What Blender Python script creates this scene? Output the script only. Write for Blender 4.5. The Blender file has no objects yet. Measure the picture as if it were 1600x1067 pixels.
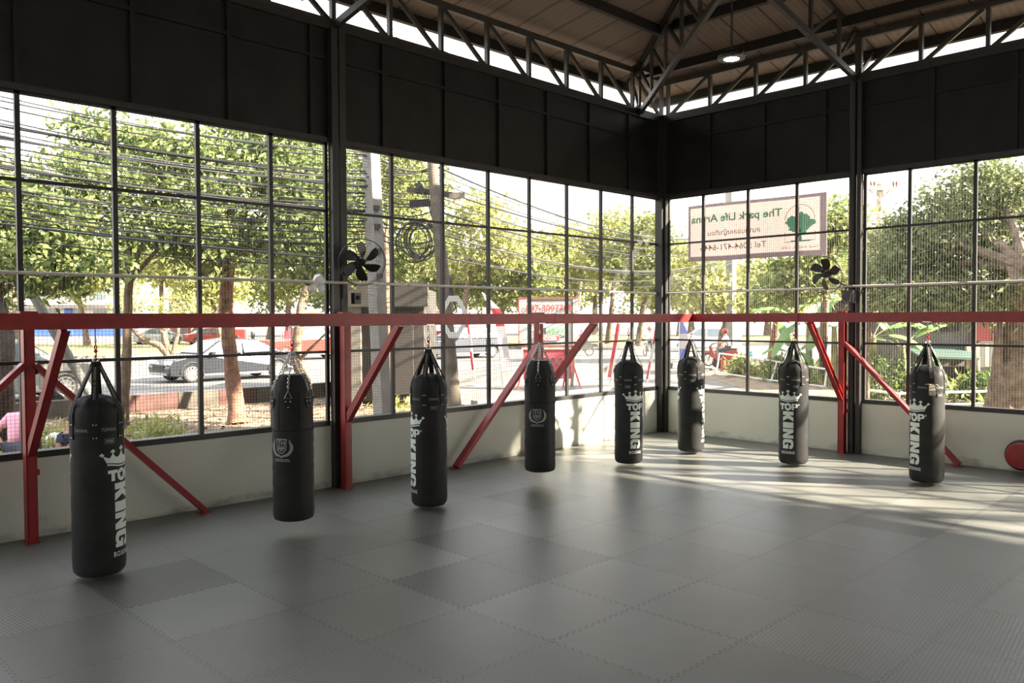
import bpy, bmesh, math, random
import numpy as np
from mathutils import Vector, Matrix, Euler
random.seed(7); RNG = np.random.default_rng(7)
PI = math.pi; R = math.radians
S = bpy.context.scene
COL = S.collection

# ------------------------------------------------------------------ camera
CAM = Vector((10.166, -14.513, 2.4113)); FPX = 1285.08
YAW, PITCH, ROLL = 2.36193, -0.02863, -0.00424
FW = Vector((math.cos(PITCH)*math.cos(YAW), math.cos(PITCH)*math.sin(YAW), math.sin(PITCH)))
_r = Vector((math.sin(YAW), -math.cos(YAW), 0)); _u = _r.cross(FW)
RT = _r*math.cos(ROLL) + _u*math.sin(ROLL); UP = -_r*math.sin(ROLL) + _u*math.cos(ROLL)
def at(x, y, d):
    """world point seen at photo position (x, y), d metres ahead of the camera"""
    return CAM + d*(FW + RT*((x-800)/FPX) + UP*((533.5-y)/FPX))
def gnd(x, y, z=-0.15):
    v = at(x, y, 1) - CAM
    return CAM + v*((z-CAM.z)/v.z)
cd = bpy.data.cameras.new('camera'); cam = bpy.data.objects.new('camera', cd); COL.objects.link(cam)
cd.sensor_width = 36; cd.lens = FPX/1600*36; cd.clip_end = 1000
M = Matrix((RT, UP, -FW)).transposed().to_4x4(); M.translation = CAM
cam.matrix_world = M; S.camera = cam

# ------------------------------------------------------------------ materials
def principled(name, col, rough=0.6, metal=0.0, spec=0.5, noise=0.0, nscale=8.0, bump=0.0, bscale=40.0, emit=None, estr=0):
    m = bpy.data.materials.new(name); m.use_nodes = True
    nt = m.node_tree; b = nt.nodes['Principled BSDF']
    b.inputs['Base Color'].default_value = (*col, 1); b.inputs['Roughness'].default_value = rough
    b.inputs['Metallic'].default_value = metal; b.inputs['Specular IOR Level'].default_value = spec
    if emit:
        b.inputs['Emission Color'].default_value = (*emit, 1); b.inputs['Emission Strength'].default_value = estr
    tc = nt.nodes.new('ShaderNodeTexCoord')
    if noise:
        n = nt.nodes.new('ShaderNodeTexNoise'); n.inputs['Scale'].default_value = nscale; n.inputs['Detail'].default_value = 5
        nt.links.new(tc.outputs['Object'], n.inputs['Vector'])
        r = nt.nodes.new('ShaderNodeMapRange'); r.inputs[1].default_value = 0.3; r.inputs[2].default_value = 0.7
        r.inputs[3].default_value = 1-noise; r.inputs[4].default_value = 1+noise
        nt.links.new(n.outputs[0], r.inputs[0])
        mx = nt.nodes.new('ShaderNodeVectorMath'); mx.operation = 'SCALE'; mx.inputs[0].default_value = col
        nt.links.new(r.outputs[0], mx.inputs['Scale']); nt.links.new(mx.outputs[0], b.inputs['Base Color'])
    if bump:
        n = nt.nodes.new('ShaderNodeTexNoise'); n.inputs['Scale'].default_value = bscale; n.inputs['Detail'].default_value = 4
        nt.links.new(tc.outputs['Object'], n.inputs['Vector'])
        bp = nt.nodes.new('ShaderNodeBump'); bp.inputs['Strength'].default_value = bump; bp.inputs['Distance'].default_value = 0.02
        nt.links.new(n.outputs[0], bp.inputs['Height']); nt.links.new(bp.outputs[0], b.inputs['Normal'])
    return m
def leafmat(name, c1, c2, trans=0.45):
    m = bpy.data.materials.new(name); m.use_nodes = True; nt = m.node_tree; nt.nodes.clear()
    g = nt.nodes.new('ShaderNodeNewGeometry'); cr = nt.nodes.new('ShaderNodeMix'); cr.data_type = 'RGBA'
    cr.inputs[6].default_value = (*c1, 1); cr.inputs[7].default_value = (*c2, 1)
    nt.links.new(g.outputs['Random Per Island'], cr.inputs[0])
    d = nt.nodes.new('ShaderNodeBsdfPrincipled'); t = nt.nodes.new('ShaderNodeBsdfTranslucent'); d.inputs['Roughness'].default_value = 0.5
    d.inputs['Specular IOR Level'].default_value = 0.35
    mx = nt.nodes.new('ShaderNodeMixShader'); mx.inputs[0].default_value = trans
    o = nt.nodes.new('ShaderNodeOutputMaterial')
    nt.links.new(cr.outputs[2], d.inputs['Base Color']); nt.links.new(cr.outputs[2], t.inputs['Color'])
    nt.links.new(d.outputs[0], mx.inputs[1]); nt.links.new(t.outputs[0], mx.inputs[2]); nt.links.new(mx.outputs[0], o.inputs[0])
    return m
def nodes_math(nt, op, a, b=None, c=None):
    n = nt.nodes.new('ShaderNodeMath'); n.operation = op
    for i, v in enumerate((a, b, c)):
        if v is None: continue
        if isinstance(v, (int, float)): n.inputs[i].default_value = v
        else: nt.links.new(v, n.inputs[i])
    return n.outputs[0]

def mat_floor():
    m = principled('rubber_mat', (0.1, 0.1, 0.1), 0.5); nt = m.node_tree; b = nt.nodes['Principled BSDF']
    mm = lambda op, a, b=None, c=None: nodes_math(nt, op, a, b, c)
    tc = nt.nodes.new('ShaderNodeTexCoord'); sp = nt.nodes.new('ShaderNodeSeparateXYZ'); nt.links.new(tc.outputs['Object'], sp.inputs[0])
    u = mm('SUBTRACT', sp.outputs[0], 0.052); v = mm('ADD', sp.outputs[1], 0.046)
    def wave(t, ph):
        s = mm('SINE', mm('ADD', mm('MULTIPLY', t, 2*PI/0.075), ph)); s = mm('MULTIPLY', s, 2.2)
        return mm('MULTIPLY', mm('MAXIMUM', mm('MINIMUM', s, 1), -1), 0.014)
    a = mm('ADD', u, wave(v, 0)); c = mm('ADD', v, wave(u, 1.0))
    def edge(t):
        f = mm('FRACT', mm('ADD', t, 50.5)); return mm('ABSOLUTE', mm('SUBTRACT', f, 0.5))
    ea, ec = edge(a), edge(c)
    e = mm('MINIMUM', ea, ec)
    cx = nt.nodes.new('ShaderNodeCombineXYZ')
    nt.links.new(mm('FLOOR', mm('ADD', a, 50)), cx.inputs[0]); nt.links.new(mm('FLOOR', mm('ADD', c, 50)), cx.inputs[1])
    wn = nt.nodes.new('ShaderNodeTexWhiteNoise'); wn.noise_dimensions = '2D'; nt.links.new(cx.outputs[0], wn.inputs['Vector'])
    # seam strength differs from mat to mat, some joints are nearly closed
    seam = mm('LESS_THAN', e, mm('ADD', mm('MULTIPLY', wn.outputs[0], 0.006), 0.002))
    n1 = nt.nodes.new('ShaderNodeTexNoise'); n1.inputs['Scale'].default_value = 1.1; n1.inputs['Detail'].default_value = 6
    nt.links.new(tc.outputs['Object'], n1.inputs['Vector'])
    # a few mats are newer and darker than the others
    dk = mm('GREATER_THAN', wn.outputs[0], 0.95)
    val = mm('ADD', mm('MULTIPLY', wn.outputs[0], 0.20), 0.90)
    val = mm('MULTIPLY', val, mm('SUBTRACT', 1, mm('MULTIPLY', dk, 0.42)))
    val = mm('MULTIPLY', val, mm('ADD', mm('MULTIPLY', n1.outputs[0], 0.5), 0.75))
    val = mm('MULTIPLY', val, mm('SUBTRACT', 1, mm('MULTIPLY', seam, 0.8)))
    k = 2*PI/0.030
    s1 = mm('SINE', mm('MULTIPLY', mm('ADD', u, mm('MULTIPLY', v, 0.12)), k)); s2 = mm('SINE', mm('MULTIPLY', mm('SUBTRACT', v, mm('MULTIPLY', u, 0.12)), k))
    wv = nt.nodes.new('ShaderNodeTexWhiteNoise'); wv.noise_dimensions = '2D'; sh = nt.nodes.new('ShaderNodeVectorMath'); sh.operation = 'ADD'; sh.inputs[1].default_value = (17, 5, 0)
    nt.links.new(cx.outputs[0], sh.inputs[0]); nt.links.new(sh.outputs[0], wv.inputs['Vector']); pick = mm('GREATER_THAN', wv.outputs[0], 0.5)
    tex = mm('ADD', mm('MULTIPLY', s1, pick), mm('MULTIPLY', s2, mm('SUBTRACT', 1, pick)))
    tex = mm('ADD', mm('MULTIPLY', tex, 0.75), mm('MULTIPLY', mm('MULTIPLY', s1, s2), 0.5))
    val = mm('MULTIPLY', val, mm('ADD', mm('MULTIPLY', tex, 0.26), 1))
    mx = nt.nodes.new('ShaderNodeVectorMath'); mx.operation = 'SCALE'; mx.inputs[0].default_value = FLOORC
    nt.links.new(val, mx.inputs['Scale']); nt.links.new(mx.outputs[0], b.inputs['Base Color'])
    h = mm('ADD', mm('MULTIPLY', tex, 0.25), mm('MULTIPLY', seam, -1))
    bp = nt.nodes.new('ShaderNodeBump'); bp.inputs['Strength'].default_value = 0.35; bp.inputs['Distance'].default_value = 0.004
    nt.links.new(h, bp.inputs['Height']); nt.links.new(bp.outputs[0], b.inputs['Normal'])
    b.inputs['Roughness'].default_value = 0.40; b.inputs['Specular IOR Level'].default_value = 0.55
    return m
FLOORC = (0.124, 0.128, 0.115)

def mat_wall():
    m = principled('plaster', (0.6, 0.6, 0.55), 0.75, bump=0.15, bscale=30); nt = m.node_tree; b = nt.nodes['Principled BSDF']
    mm = lambda op, a, b=None, c=None: nodes_math(nt, op, a, b, c)
    tc = nt.nodes.new('ShaderNodeTexCoord'); sp = nt.nodes.new('ShaderNodeSeparateXYZ'); nt.links.new(tc.outputs['Object'], sp.inputs[0])
    n1 = nt.nodes.new('ShaderNodeTexNoise'); n1.inputs['Scale'].default_value = 2.2; n1.inputs['Detail'].default_value = 8; n1.inputs['Roughness'].default_value = 0.7
    mp = nt.nodes.new('ShaderNodeMapping'); mp.inputs['Scale'].default_value = (1, 1, 2.5)
    nt.links.new(tc.outputs['Object'], mp.inputs[0]); nt.links.new(mp.outputs[0], n1.inputs['Vector'])
    # grime only in patches rising from the floor line
    low = nt.nodes.new('ShaderNodeMapRange'); low.inputs[1].default_value = 0.0; low.inputs[2].default_value = 0.42; low.inputs[3].default_value = 0.62; low.inputs[4].default_value = 0.0
    nt.links.new(sp.outputs[2], low.inputs[0])
    g = mm('SUBTRACT', mm('ADD', n1.outputs[0], low.outputs[0]), 0.98); g = mm('MAXIMUM', mm('MINIMUM', mm('MULTIPLY', g, 3.0), 0.75), 0)
    n2 = nt.nodes.new('ShaderNodeTexNoise'); n2.inputs['Scale'].default_value = 0.9; n2.inputs['Detail'].default_value = 4; nt.links.new(tc.outputs['Object'], n2.inputs['Vector'])
    val = mm('MULTIPLY', mm('SUBTRACT', 1, mm('MULTIPLY', g, 0.7)), mm('ADD', mm('MULTIPLY', n2.outputs[0], 0.2), 0.9))
    mx = nt.nodes.new('ShaderNodeVectorMath'); mx.operation = 'SCALE'; mx.inputs[0].default_value = (0.595, 0.61, 0.53)
    nt.links.new(val, mx.inputs['Scale']); nt.links.new(mx.outputs[0], b.inputs['Base Color'])
    return m

def mat_roof():
    m = principled('roof_sheet', (0.2, 0.16, 0.13), 0.7); nt = m.node_tree; b = nt.nodes['Principled BSDF']
    mm = lambda op, a, b=None, c=None: nodes_math(nt, op, a, b, c)
    uv = nt.nodes.new('ShaderNodeUVMap'); sp = nt.nodes.new('ShaderNodeSeparateXYZ'); nt.links.new(uv.outputs[0], sp.inputs[0])
    f = mm('FRACT', mm('ADD', mm('DIVIDE', sp.outputs[0], 0.72), 100.3))
    seam = mm('LESS_THAN', mm('ABSOLUTE', mm('SUBTRACT', f, 0.5)), 0.022)
    st = mm('SINE', mm('MULTIPLY', sp.outputs[0], 2*PI/0.12))
    mp = nt.nodes.new('ShaderNodeMapping'); mp.inputs['Scale'].default_value = (6, 0.8, 1); nt.links.new(uv.outputs[0], mp.inputs[0])
    n = nt.nodes.new('ShaderNodeTexNoise'); n.inputs['Scale'].default_value = 2.5; n.inputs['Detail'].default_value = 5; nt.links.new(mp.outputs[0], n.inputs['Vector'])
    val = mm('MULTIPLY', mm('ADD', mm('MULTIPLY', n.outputs[0], 0.6), 0.7), mm('SUBTRACT', 1, mm('MULTIPLY', seam, 0.85)))
    val = mm('MULTIPLY', val, mm('ADD', mm('MULTIPLY', st, 0.07), 1))
    mx = nt.nodes.new('ShaderNodeVectorMath'); mx.operation = 'SCALE'; mx.inputs[0].default_value = (0.17, 0.128, 0.10)
    nt.links.new(val, mx.inputs['Scale']); nt.links.new(mx.outputs[0], b.inputs['Base Color'])
    return m

MT = {}
MT['floor'] = mat_floor(); MT['wall'] = mat_wall(); MT['roof'] = mat_roof()
MT['panel'] = principled('dark_panel', (0.010, 0.010, 0.0088), 0.55, noise=0.35, nscale=2.5, spec=0.3)
MT['steel'] = principled('dark_steel', (0.018, 0.0175, 0.016), 0.45, spec=0.5, noise=0.3, nscale=12)
MT['truss'] = principled('truss_steel', (0.033, 0.030, 0.025), 0.5, noise=0.3, nscale=9)
MT['mesh'] = principled('mesh_wire', (0.16, 0.16, 0.15), 0.5, metal=0.3)
MT['red'] = principled('red_paint', (0.25, 0.016, 0.017), 0.42, noise=0.22, nscale=7, bump=0.05, bscale=25)
MT['pipe'] = principled('pvc_pipe', (0.55, 0.52, 0.47), 0.4)
MT['vinyl'] = principled('black_vinyl', (0.025, 0.0253, 0.025), 0.5, spec=0.11, noise=0.2, nscale=5, bump=0.2, bscale=9)
_b = MT['vinyl'].node_tree.nodes['Principled BSDF']; _b.inputs['Sheen Weight'].default_value = 0.03; _b.inputs['Sheen Roughness'].default_value = 0.55
MT['strap'] = principled('webbing', (0.014, 0.014, 0.014), 0.75, spec=0.3)
MT['print'] = principled('white_print', (0.62, 0.68, 0.63), 0.55)
MT['greyprint'] = principled('grey_print', (0.25, 0.275, 0.26), 0.6)
MT['smallprint'] = principled('small_print', (0.22, 0.23, 0.22), 0.6)
MT['chrome'] = principled('zinc_chain', (0.55, 0.56, 0.53), 0.3, metal=0.9)
MT['redlink'] = principled('red_link', (0.42, 0.02, 0.015), 0.35)
MT['black'] = principled('black_plastic', (0.012, 0.012, 0.012), 0.35)
MT['white'] = principled('white_paint', (0.55, 0.545, 0.52), 0.5)
MT['plasticbag'] = principled('white_film', (0.8, 0.79, 0.8), 0.35)
MT['lamp'] = principled('lamp_face', (0.9, 0.95, 0.9), 0.4, emit=(0.93, 1.0, 0.86), estr=22)
MT['bark'] = principled('bark', (0.128, 0.090, 0.060), 0.9, noise=0.5, nscale=6, bump=0.8, bscale=14)
MT['redbark'] = principled('red_bark', (0.168, 0.084, 0.052), 0.9, noise=0.55, nscale=7, bump=0.8, bscale=16)
MT['darkbark'] = principled('dark_bark', (0.06, 0.045, 0.035), 0.9, noise=0.5, nscale=6, bump=0.8, bscale=12)
MT['concrete'] = principled('concrete', (0.194, 0.184, 0.166), 0.85, noise=0.2, nscale=3, bump=0.2, bscale=20)
MT['polewood'] = principled('pole_wood', (0.10, 0.08, 0.06), 0.9, noise=0.35, nscale=5)
MT['kerb'] = principled('old_kerb', (0.07, 0.06, 0.047), 0.9, noise=0.35, nscale=3)
MT['hutwall'] = principled('hut_wall', (0.032, 0.029, 0.025), 0.9, noise=0.2, nscale=2)
MT['greypole'] = principled('grey_pole', (0.10, 0.10, 0.09), 0.8, noise=0.25, nscale=4)
MT['wood'] = principled('weathered_wood', (0.36, 0.29, 0.22), 0.85, noise=0.4, nscale=5, bump=0.3, bscale=18)
MT['asphalt'] = principled('asphalt', (0.104, 0.099, 0.090), 0.85, noise=0.12, nscale=0.6)
MT['soil'] = principled('soil', (0.164, 0.119, 0.077), 0.95, noise=0.5, nscale=2.2, bump=0.8, bscale=6)
MT['grassland'] = principled('lawn', (0.186, 0.167, 0.046), 0.95, noise=0.35, nscale=0.5)
MT['kerbred'] = principled('kerb_red', (0.06, 0.024, 0.018), 0.8, noise=0.4, nscale=3)
MT['pave'] = principled('paving', (0.125, 0.115, 0.10), 0.85, noise=0.2, nscale=1.5)
MT['cable'] = principled('cable_black', (0.005, 0.005, 0.006), 0.55)
MT['cablegrey'] = principled('cable_grey', (0.035, 0.035, 0.037), 0.5)
MT['leaf'] = leafmat('leaf_mid', (0.086, 0.129, 0.039), (0.312, 0.328, 0.109))
MT['leafbig'] = leafmat('leaf_broad', (0.051, 0.094, 0.031), (0.265, 0.304, 0.101))
MT['leafyel'] = leafmat('leaf_yellow', (0.218, 0.250, 0.066), (0.421, 0.413, 0.156))
MT['leafdark'] = leafmat('leaf_dark', (0.039, 0.078, 0.023), (0.117, 0.172, 0.043))
MT['leafmute'] = leafmat('leaf_muted', (0.086, 0.117, 0.047), (0.242, 0.265, 0.117))
MT['banana'] = leafmat('banana_leaf', (0.085, 0.196, 0.060), (0.187, 0.306, 0.102), 0.4)
MT['bananastem'] = principled('banana_stem', (0.168, 0.162, 0.066), 0.7, noise=0.5, nscale=5)
MT['litter'] = principled('dead_leaf', (0.182, 0.105, 0.056), 0.9, noise=0.4, nscale=3)
MT['carblack'] = principled('car_black', (0.02, 0.023, 0.028), 0.25, spec=0.35)
MT['carwhite'] = principled('car_white', (0.75, 0.76, 0.76), 0.2)
MT['carsilver'] = principled('car_silver', (0.42, 0.44, 0.44), 0.25, metal=0.3)
MT['cargrey'] = principled('car_grey', (0.25, 0.25, 0.23), 0.22, metal=0.2)
MT['cardark'] = principled('car_dark', (0.06, 0.065, 0.08), 0.18, metal=0.2)
MT['carred'] = principled('car_red', (0.3, 0.03, 0.022), 0.3)
MT['glass'] = principled('car_glass', (0.10, 0.13, 0.14), 0.05, spec=0.8)
MT['tyre'] = principled('tyre', (0.02, 0.02, 0.02), 0.8)
MT['rim'] = principled('rim', (0.3, 0.3, 0.3), 0.3, metal=0.7)
MT['headlamp'] = principled('headlamp', (0.8, 0.8, 0.78), 0.1)
MT['tail'] = principled('tail_light', (0.5, 0.02, 0.02), 0.2)
MT['skin'] = principled('skin', (0.42, 0.24, 0.16), 0.6)
MT['hair'] = principled('hair', (0.02, 0.015, 0.012), 0.5)
MT['pink'] = principled('pink_cloth', (0.72, 0.34, 0.43), 0.8)
MT['hotpink'] = principled('hot_pink_cloth', (0.6, 0.16, 0.28), 0.8)
MT['navy'] = principled('navy_cloth', (0.025, 0.03, 0.06), 0.8)
MT['jeans'] = principled('dark_jeans', (0.035, 0.045, 0.07), 0.85)
MT['clothwhite'] = principled('white_cloth', (0.65, 0.66, 0.7), 0.8)
MT['redcloth'] = principled('red_cloth', (0.62, 0.06, 0.07), 0.7)
MT['bannerred'] = principled('banner_red', (0.40, 0.05, 0.07), 0.7)
MT['signwhite'] = principled('sign_white', (0.36, 0.36, 0.34), 0.5)
MT['signred'] = principled('sign_red', (0.62, 0.05, 0.05), 0.5)
MT['signgreen'] = principled('sign_green', (0.05, 0.35, 0.10), 0.5)
MT['blue'] = principled('blue_paint', (0.05, 0.11, 0.36), 0.5)
MT['cyan'] = principled('cyan_paint', (0.12, 0.42, 0.55), 0.5)
MT['orange'] = principled('orange_paint', (0.40, 0.08, 0.03), 0.5)
MT['zinc'] = principled('zinc_sheet', (0.1, 0.092, 0.08), 0.6, noise=0.25, nscale=2)
MT['greenroof'] = principled('green_roof', (0.035, 0.065, 0.053), 0.6)
MT['brick'] = principled('brick_red', (0.336, 0.136, 0.104), 0.85, noise=0.2, nscale=2)
MT['bldgwhite'] = principled('building_white', (0.540, 0.525, 0.495), 0.8, noise=0.06, nscale=0.5)
MT['darkgap'] = principled('dark_recess', (0.035, 0.03, 0.028), 0.9)
MT['socket'] = principled('socket_plate', (0.6, 0.6, 0.56), 0.5)
def cloth_translucent(name, col, t=0.5):
    m = bpy.data.materials.new(name); m.use_nodes = True; nt = m.node_tree; nt.nodes.clear()
    d = nt.nodes.new('ShaderNodeBsdfDiffuse'); tr = nt.nodes.new('ShaderNodeBsdfTranslucent'); mx = nt.nodes.new('ShaderNodeMixShader'); o = nt.nodes.new('ShaderNodeOutputMaterial')
    d.inputs[0].default_value = (*col, 1); tr.inputs[0].default_value = (*col, 1); mx.inputs[0].default_value = t
    nt.links.new(d.outputs[0], mx.inputs[1]); nt.links.new(tr.outputs[0], mx.inputs[2]); nt.links.new(mx.outputs[0], o.inputs[0])
    return m
MT['banner'] = cloth_translucent('banner_vinyl', (0.27, 0.222, 0.212))
MT['bannerhem'] = cloth_translucent('banner_hem', (0.36, 0.335, 0.40))
MT['bannergreen'] = cloth_translucent('banner_green', (0.14, 0.40, 0.29))
MT['bannergrey'] = cloth_translucent('banner_grey', (0.34, 0.29, 0.29))
MT['flagred'] = cloth_translucent('flag_red', (0.42, 0.05, 0.06))
MT['flagwhite'] = cloth_translucent('flag_white', (0.42, 0.40, 0.40))
MT['flagblue'] = cloth_translucent('flag_blue', (0.14, 0.17, 0.38))

# ------------------------------------------------------------------ mesh helpers
class MB:
    def __init__(s): s.v = []; s.f = []
    def add(s, vs, fs):
        o = len(s.v); s.v += [tuple(p) for p in vs]; s.f += [tuple(i+o for i in f) for f in fs]; return s
    def box(s, c, d, rot=None):
        x, y, z = d[0]/2, d[1]/2, d[2]/2
        vs = [Vector(p) for p in [(-x,-y,-z),(x,-y,-z),(x,y,-z),(-x,y,-z),(-x,-y,z),(x,-y,z),(x,y,z),(-x,y,z)]]
        if rot is not None: vs = [rot @ p for p in vs]
        c = Vector(c)
        return s.add([p+c for p in vs], [(3,2,1,0),(4,5,6,7),(0,1,5,4),(1,2,6,5),(2,3,7,6),(3,0,4,7)])
    def rng(s, a, b):
        return s.box([(a[i]+b[i])/2 for i in range(3)], [abs(b[i]-a[i]) for i in range(3)])
    def bar(s, p, q, w, h, up=(0,0,1)):
        p, q = Vector(p), Vector(q); d = q-p; L = d.length; d.normalize(); up = Vector(up)
        if abs(d.dot(up)) > 0.99: up = Vector((1,0,0))
        x = d.cross(up).normalized(); z = x.cross(d)
        rot = Matrix((x, d, z)).transposed()
        return s.box((p+q)/2, (w, L, h), rot)
    def tube(s, pts, r, n=8, closed=False, cap=True):
        pts = [Vector(p) for p in pts]; k = len(pts); rs = r if isinstance(r, (list, tuple)) else [r]*k
        rings = []; prev = None
        for i, p in enumerate(pts):
            if closed: d = pts[(i+1) % k]-pts[i-1]
            else: d = pts[min(i+1, k-1)]-pts[max(i-1, 0)]
            d.normalize()
            if prev is None:
                a = Vector((0,0,1)) if abs(d.z) < 0.9 else Vector((1,0,0)); x = d.cross(a).normalized()
            else:
                x = (prev - d*prev.dot(d)).normalized()
            prev = x; y = d.cross(x)
            rings.append([p+(x*math.cos(2*PI*j/n)+y*math.sin(2*PI*j/n))*rs[i] for j in range(n)])
        vs = [v for rr in rings for v in rr]; fs = []
        for i in range(k if closed else k-1):
            for j in range(n):
                a, b = i*n+j, i*n+(j+1) % n; c, d2 = ((i+1) % k)*n+(j+1) % n, ((i+1) % k)*n+j
                fs.append((a, b, c, d2))
        if cap and not closed: fs += [tuple(range(n))[::-1], tuple((k-1)*n+j for j in range(n))]
        return s.add(vs, fs)
    def lathe(s, prof, n=32, c=(0,0,0), rot=None):
        vs = []; fs = []; c = Vector(c)
        for (r, z) in prof:
            for j in range(n):
                p = Vector((r*math.cos(2*PI*j/n), r*math.sin(2*PI*j/n), z))
                if rot is not None: p = rot @ p
                vs.append(p+c)
        for i in range(len(prof)-1):
            for j in range(n):
                fs.append((i*n+j, i*n+(j+1) % n, (i+1)*n+(j+1) % n, (i+1)*n+j))
        fs.append(tuple(range(n))[::-1]); fs.append(tuple((len(prof)-1)*n+j for j in range(n)))
        return s.add(vs, fs)
    def prism(s, poly, o, ax, ay, an, t):
        """polygon (2-D points) in plane o + x*ax + y*ay, thickness t along an"""
        o, ax, ay, an = Vector(o), Vector(ax), Vector(ay), Vector(an); n = len(poly)
        a = [o+ax*x+ay*y for x, y in poly]; b = [p+an*t for p in a]
        fs = [tuple(range(n)), tuple(range(2*n-1, n-1, -1))]
        fs += [(i, i+n, (i+1) % n+n, (i+1) % n) for i in range(n)]
        return s.add(a+b, fs)
    def build(s, name, mat, parent=None, smooth=False, fix=True):
        me = bpy.data.meshes.new(name); me.from_pydata(s.v, [], s.f); me.materials.append(MT[mat] if isinstance(mat, str) else mat)
        if fix:
            bm = bmesh.new(); bm.from_mesh(me); bmesh.ops.recalc_face_normals(bm, faces=bm.faces[:]); bm.to_mesh(me); bm.free()
        if smooth:
            me.polygons.foreach_set('use_smooth', [True]*len(me.polygons))
            if hasattr(me, 'set_sharp_from_angle'): me.set_sharp_from_angle(angle=R(42))
        o = bpy.data.objects.new(name, me); COL.objects.link(o)
        if parent is not None: o.parent = parent; o.matrix_parent_inverse = parent.matrix_world.inverted() if False else Matrix.Identity(4)
        return o
def tag(o, label=None, cat=None, group=None, kind=None):
    if label: o['label'] = label
    if cat: o['category'] = cat
    if group: o['group'] = group
    if kind: o['kind'] = kind
    return o
def thing(name, label, cat, loc=(0,0,0), rz=0, group=None):
    o = bpy.data.objects.new(name, None); COL.objects.link(o); o.location = loc; o.rotation_euler = (0,0,rz); o.empty_display_size = 0.1
    bpy.context.view_layer.update() if False else None
    return tag(o, label, cat, group)
def struct(o, label=None, cat=None): return tag(o, label, cat, kind='structure')
def loop_pts(c, r, n, ax, ay):
    c, ax, ay = Vector(c), Vector(ax), Vector(ay)
    return [c+ax*(r*math.cos(2*PI*i/n))+ay*(r*math.sin(2*PI*i/n)) for i in range(n)]
def copy_tree(o, parent=None):
    c = o.copy(); COL.objects.link(c)
    if parent is not None: c.parent = parent
    for ch in list(o.children): copy_tree(ch, c)
    return c
def text_mesh(body, size=1.0, offset=0.0, align='CENTER', spacing=1.0):
    cu = bpy.data.curves.new('t', 'FONT'); cu.body = body; cu.size = size; cu.offset = offset; cu.align_x = align; cu.space_character = spacing
    cu.resolution_u = 3
    o = bpy.data.objects.new('t', cu); COL.objects.link(o)
    dg = bpy.context.evaluated_depsgraph_get(); me = bpy.data.meshes.new_from_object(o.evaluated_get(dg))
    vs = [tuple(v.co) for v in me.vertices]; fs = [tuple(p.vertices) for p in me.polygons]
    bpy.data.objects.remove(o); bpy.data.curves.remove(cu); bpy.data.meshes.remove(me)
    return vs, fs
def put_text(mb, body, o, ax, ay, size, offset=0.0, align='CENTER', width=None, lift=0.0, spacing=1.0):
    vs, fs = text_mesh(body, size, offset, align, spacing)
    if not vs: return
    xs = [v[0] for v in vs]; k = 1
    if width: k = width/(max(xs)-min(xs))
    o, ax, ay = Vector(o), Vector(ax), Vector(ay); n = ax.cross(ay)*lift
    mb.add([o+ax*(v[0]*k)+ay*v[1]+n for v in vs], fs)
SKY, SUN, EXPO = 2.2, 27.0, 0.95
SUNDIR = (0.727, 0.476, 0.50)
SHADETREES = [(18.2, 6.5, 14.2, 2.3, 3200, 'unseen tall tree added as sun shade, first beyond the right edge'), (22.5, 6.5, 14.2, 2.4, 3200, 'unseen tall tree added as sun shade, second beyond the right edge'),
            (27.0, 6.5, 14.2, 2.5, 3200, 'unseen tall tree added as sun shade, third beyond the right edge'), (32.0, 6.5, 14.2, 2.6, 3200, 'unseen tall tree added as sun shade, fourth beyond the right edge'),
            (23.8, 8.8, 10.6, 1.8, 800, 'unseen thin sparse tree added to dapple the sun, behind the second tall one'), (26.2, 3.2, 12.3, 2.3, 4500, 'unseen dense tree added to block the sun close to the hall end'), (13.9, 8.6, 10.2, 0.9, 260, 'unseen thin sparse tree added to dapple the sun, behind the first tall one')]  # off-frame crowns added to keep sun off the floor and break it up
# ================================================================== THE ROOM
LX, LY = 18.0, -20.0          # hall runs x 0..18, y 0..-20
ZS, ZH, ZP = 0.943, 4.90, 6.50   # window sill, window head, top of the upper panels
def roofA(x): return 7.58+0.17*x
def roofB(y): return 7.42-0.21*y

fl = MB().rng((0, LY, -0.12), (LX, 0, 0)).build('floor', 'floor'); struct(fl)
struct(MB().rng((-0.16, LY, -0.3), (0, 0.16, ZS-0.06)).build('wall_left', 'wall'))
struct(MB().rng((0, 0, -0.3), (LX, 0.16, ZS-0.06)).build('wall_right', 'wall'))
struct(MB().rng((LX, LY, -0.3), (LX+0.16, 0.16, 4.89)).build('wall_far_right', 'wall'))
struct(MB().rng((0, LY-0.16, -0.3), (LX, LY, 3.5)).build('wall_behind', 'wall'))
# upper dark panels with ribs
def upper(name, P, n, length, ribs, zr=6.08):
    """P(t, z, d): t along the wall, d towards the room"""
    m = MB()
    def bx(t0, t1, z0, z1, d0, d1):
        a, b = P(t0, z0, d0), P(t1, z1, d1); m.rng(a, b)
    bx(0, length, ZH+0.02, ZP, -0.05, -0.01)
    o = m.build(name, 'panel'); struct(o)
    m = MB()
    for t in ribs: bx(t-0.028, t+0.028, ZH+0.07, ZP-0.02, -0.01, 0.035)
    bx(0, length, zr-0.022, zr+0.022, -0.01, 0.03)
    m.build('panel_ribs', 'panel', o)
    m = MB(); bx(0, length, ZH, ZH+0.07, -0.06, 0.045); bx(0, length, ZP-0.015, ZP+0.09, -0.06, 0.06)
    m.build('panel_rail', 'steel', o)
    return o
PA = lambda t, z, d: (d, -t, z)
PB = lambda t, z, d: (t, -d, z)
upper('wall_left_upper', PA, 1, 20, [1.15, 2.37, 3.56, 4.76, 5.95, 7.16, 8.38, 9.58, 10.78, 12, 13.2, 14.4, 15.6, 16.8, 18])
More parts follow.
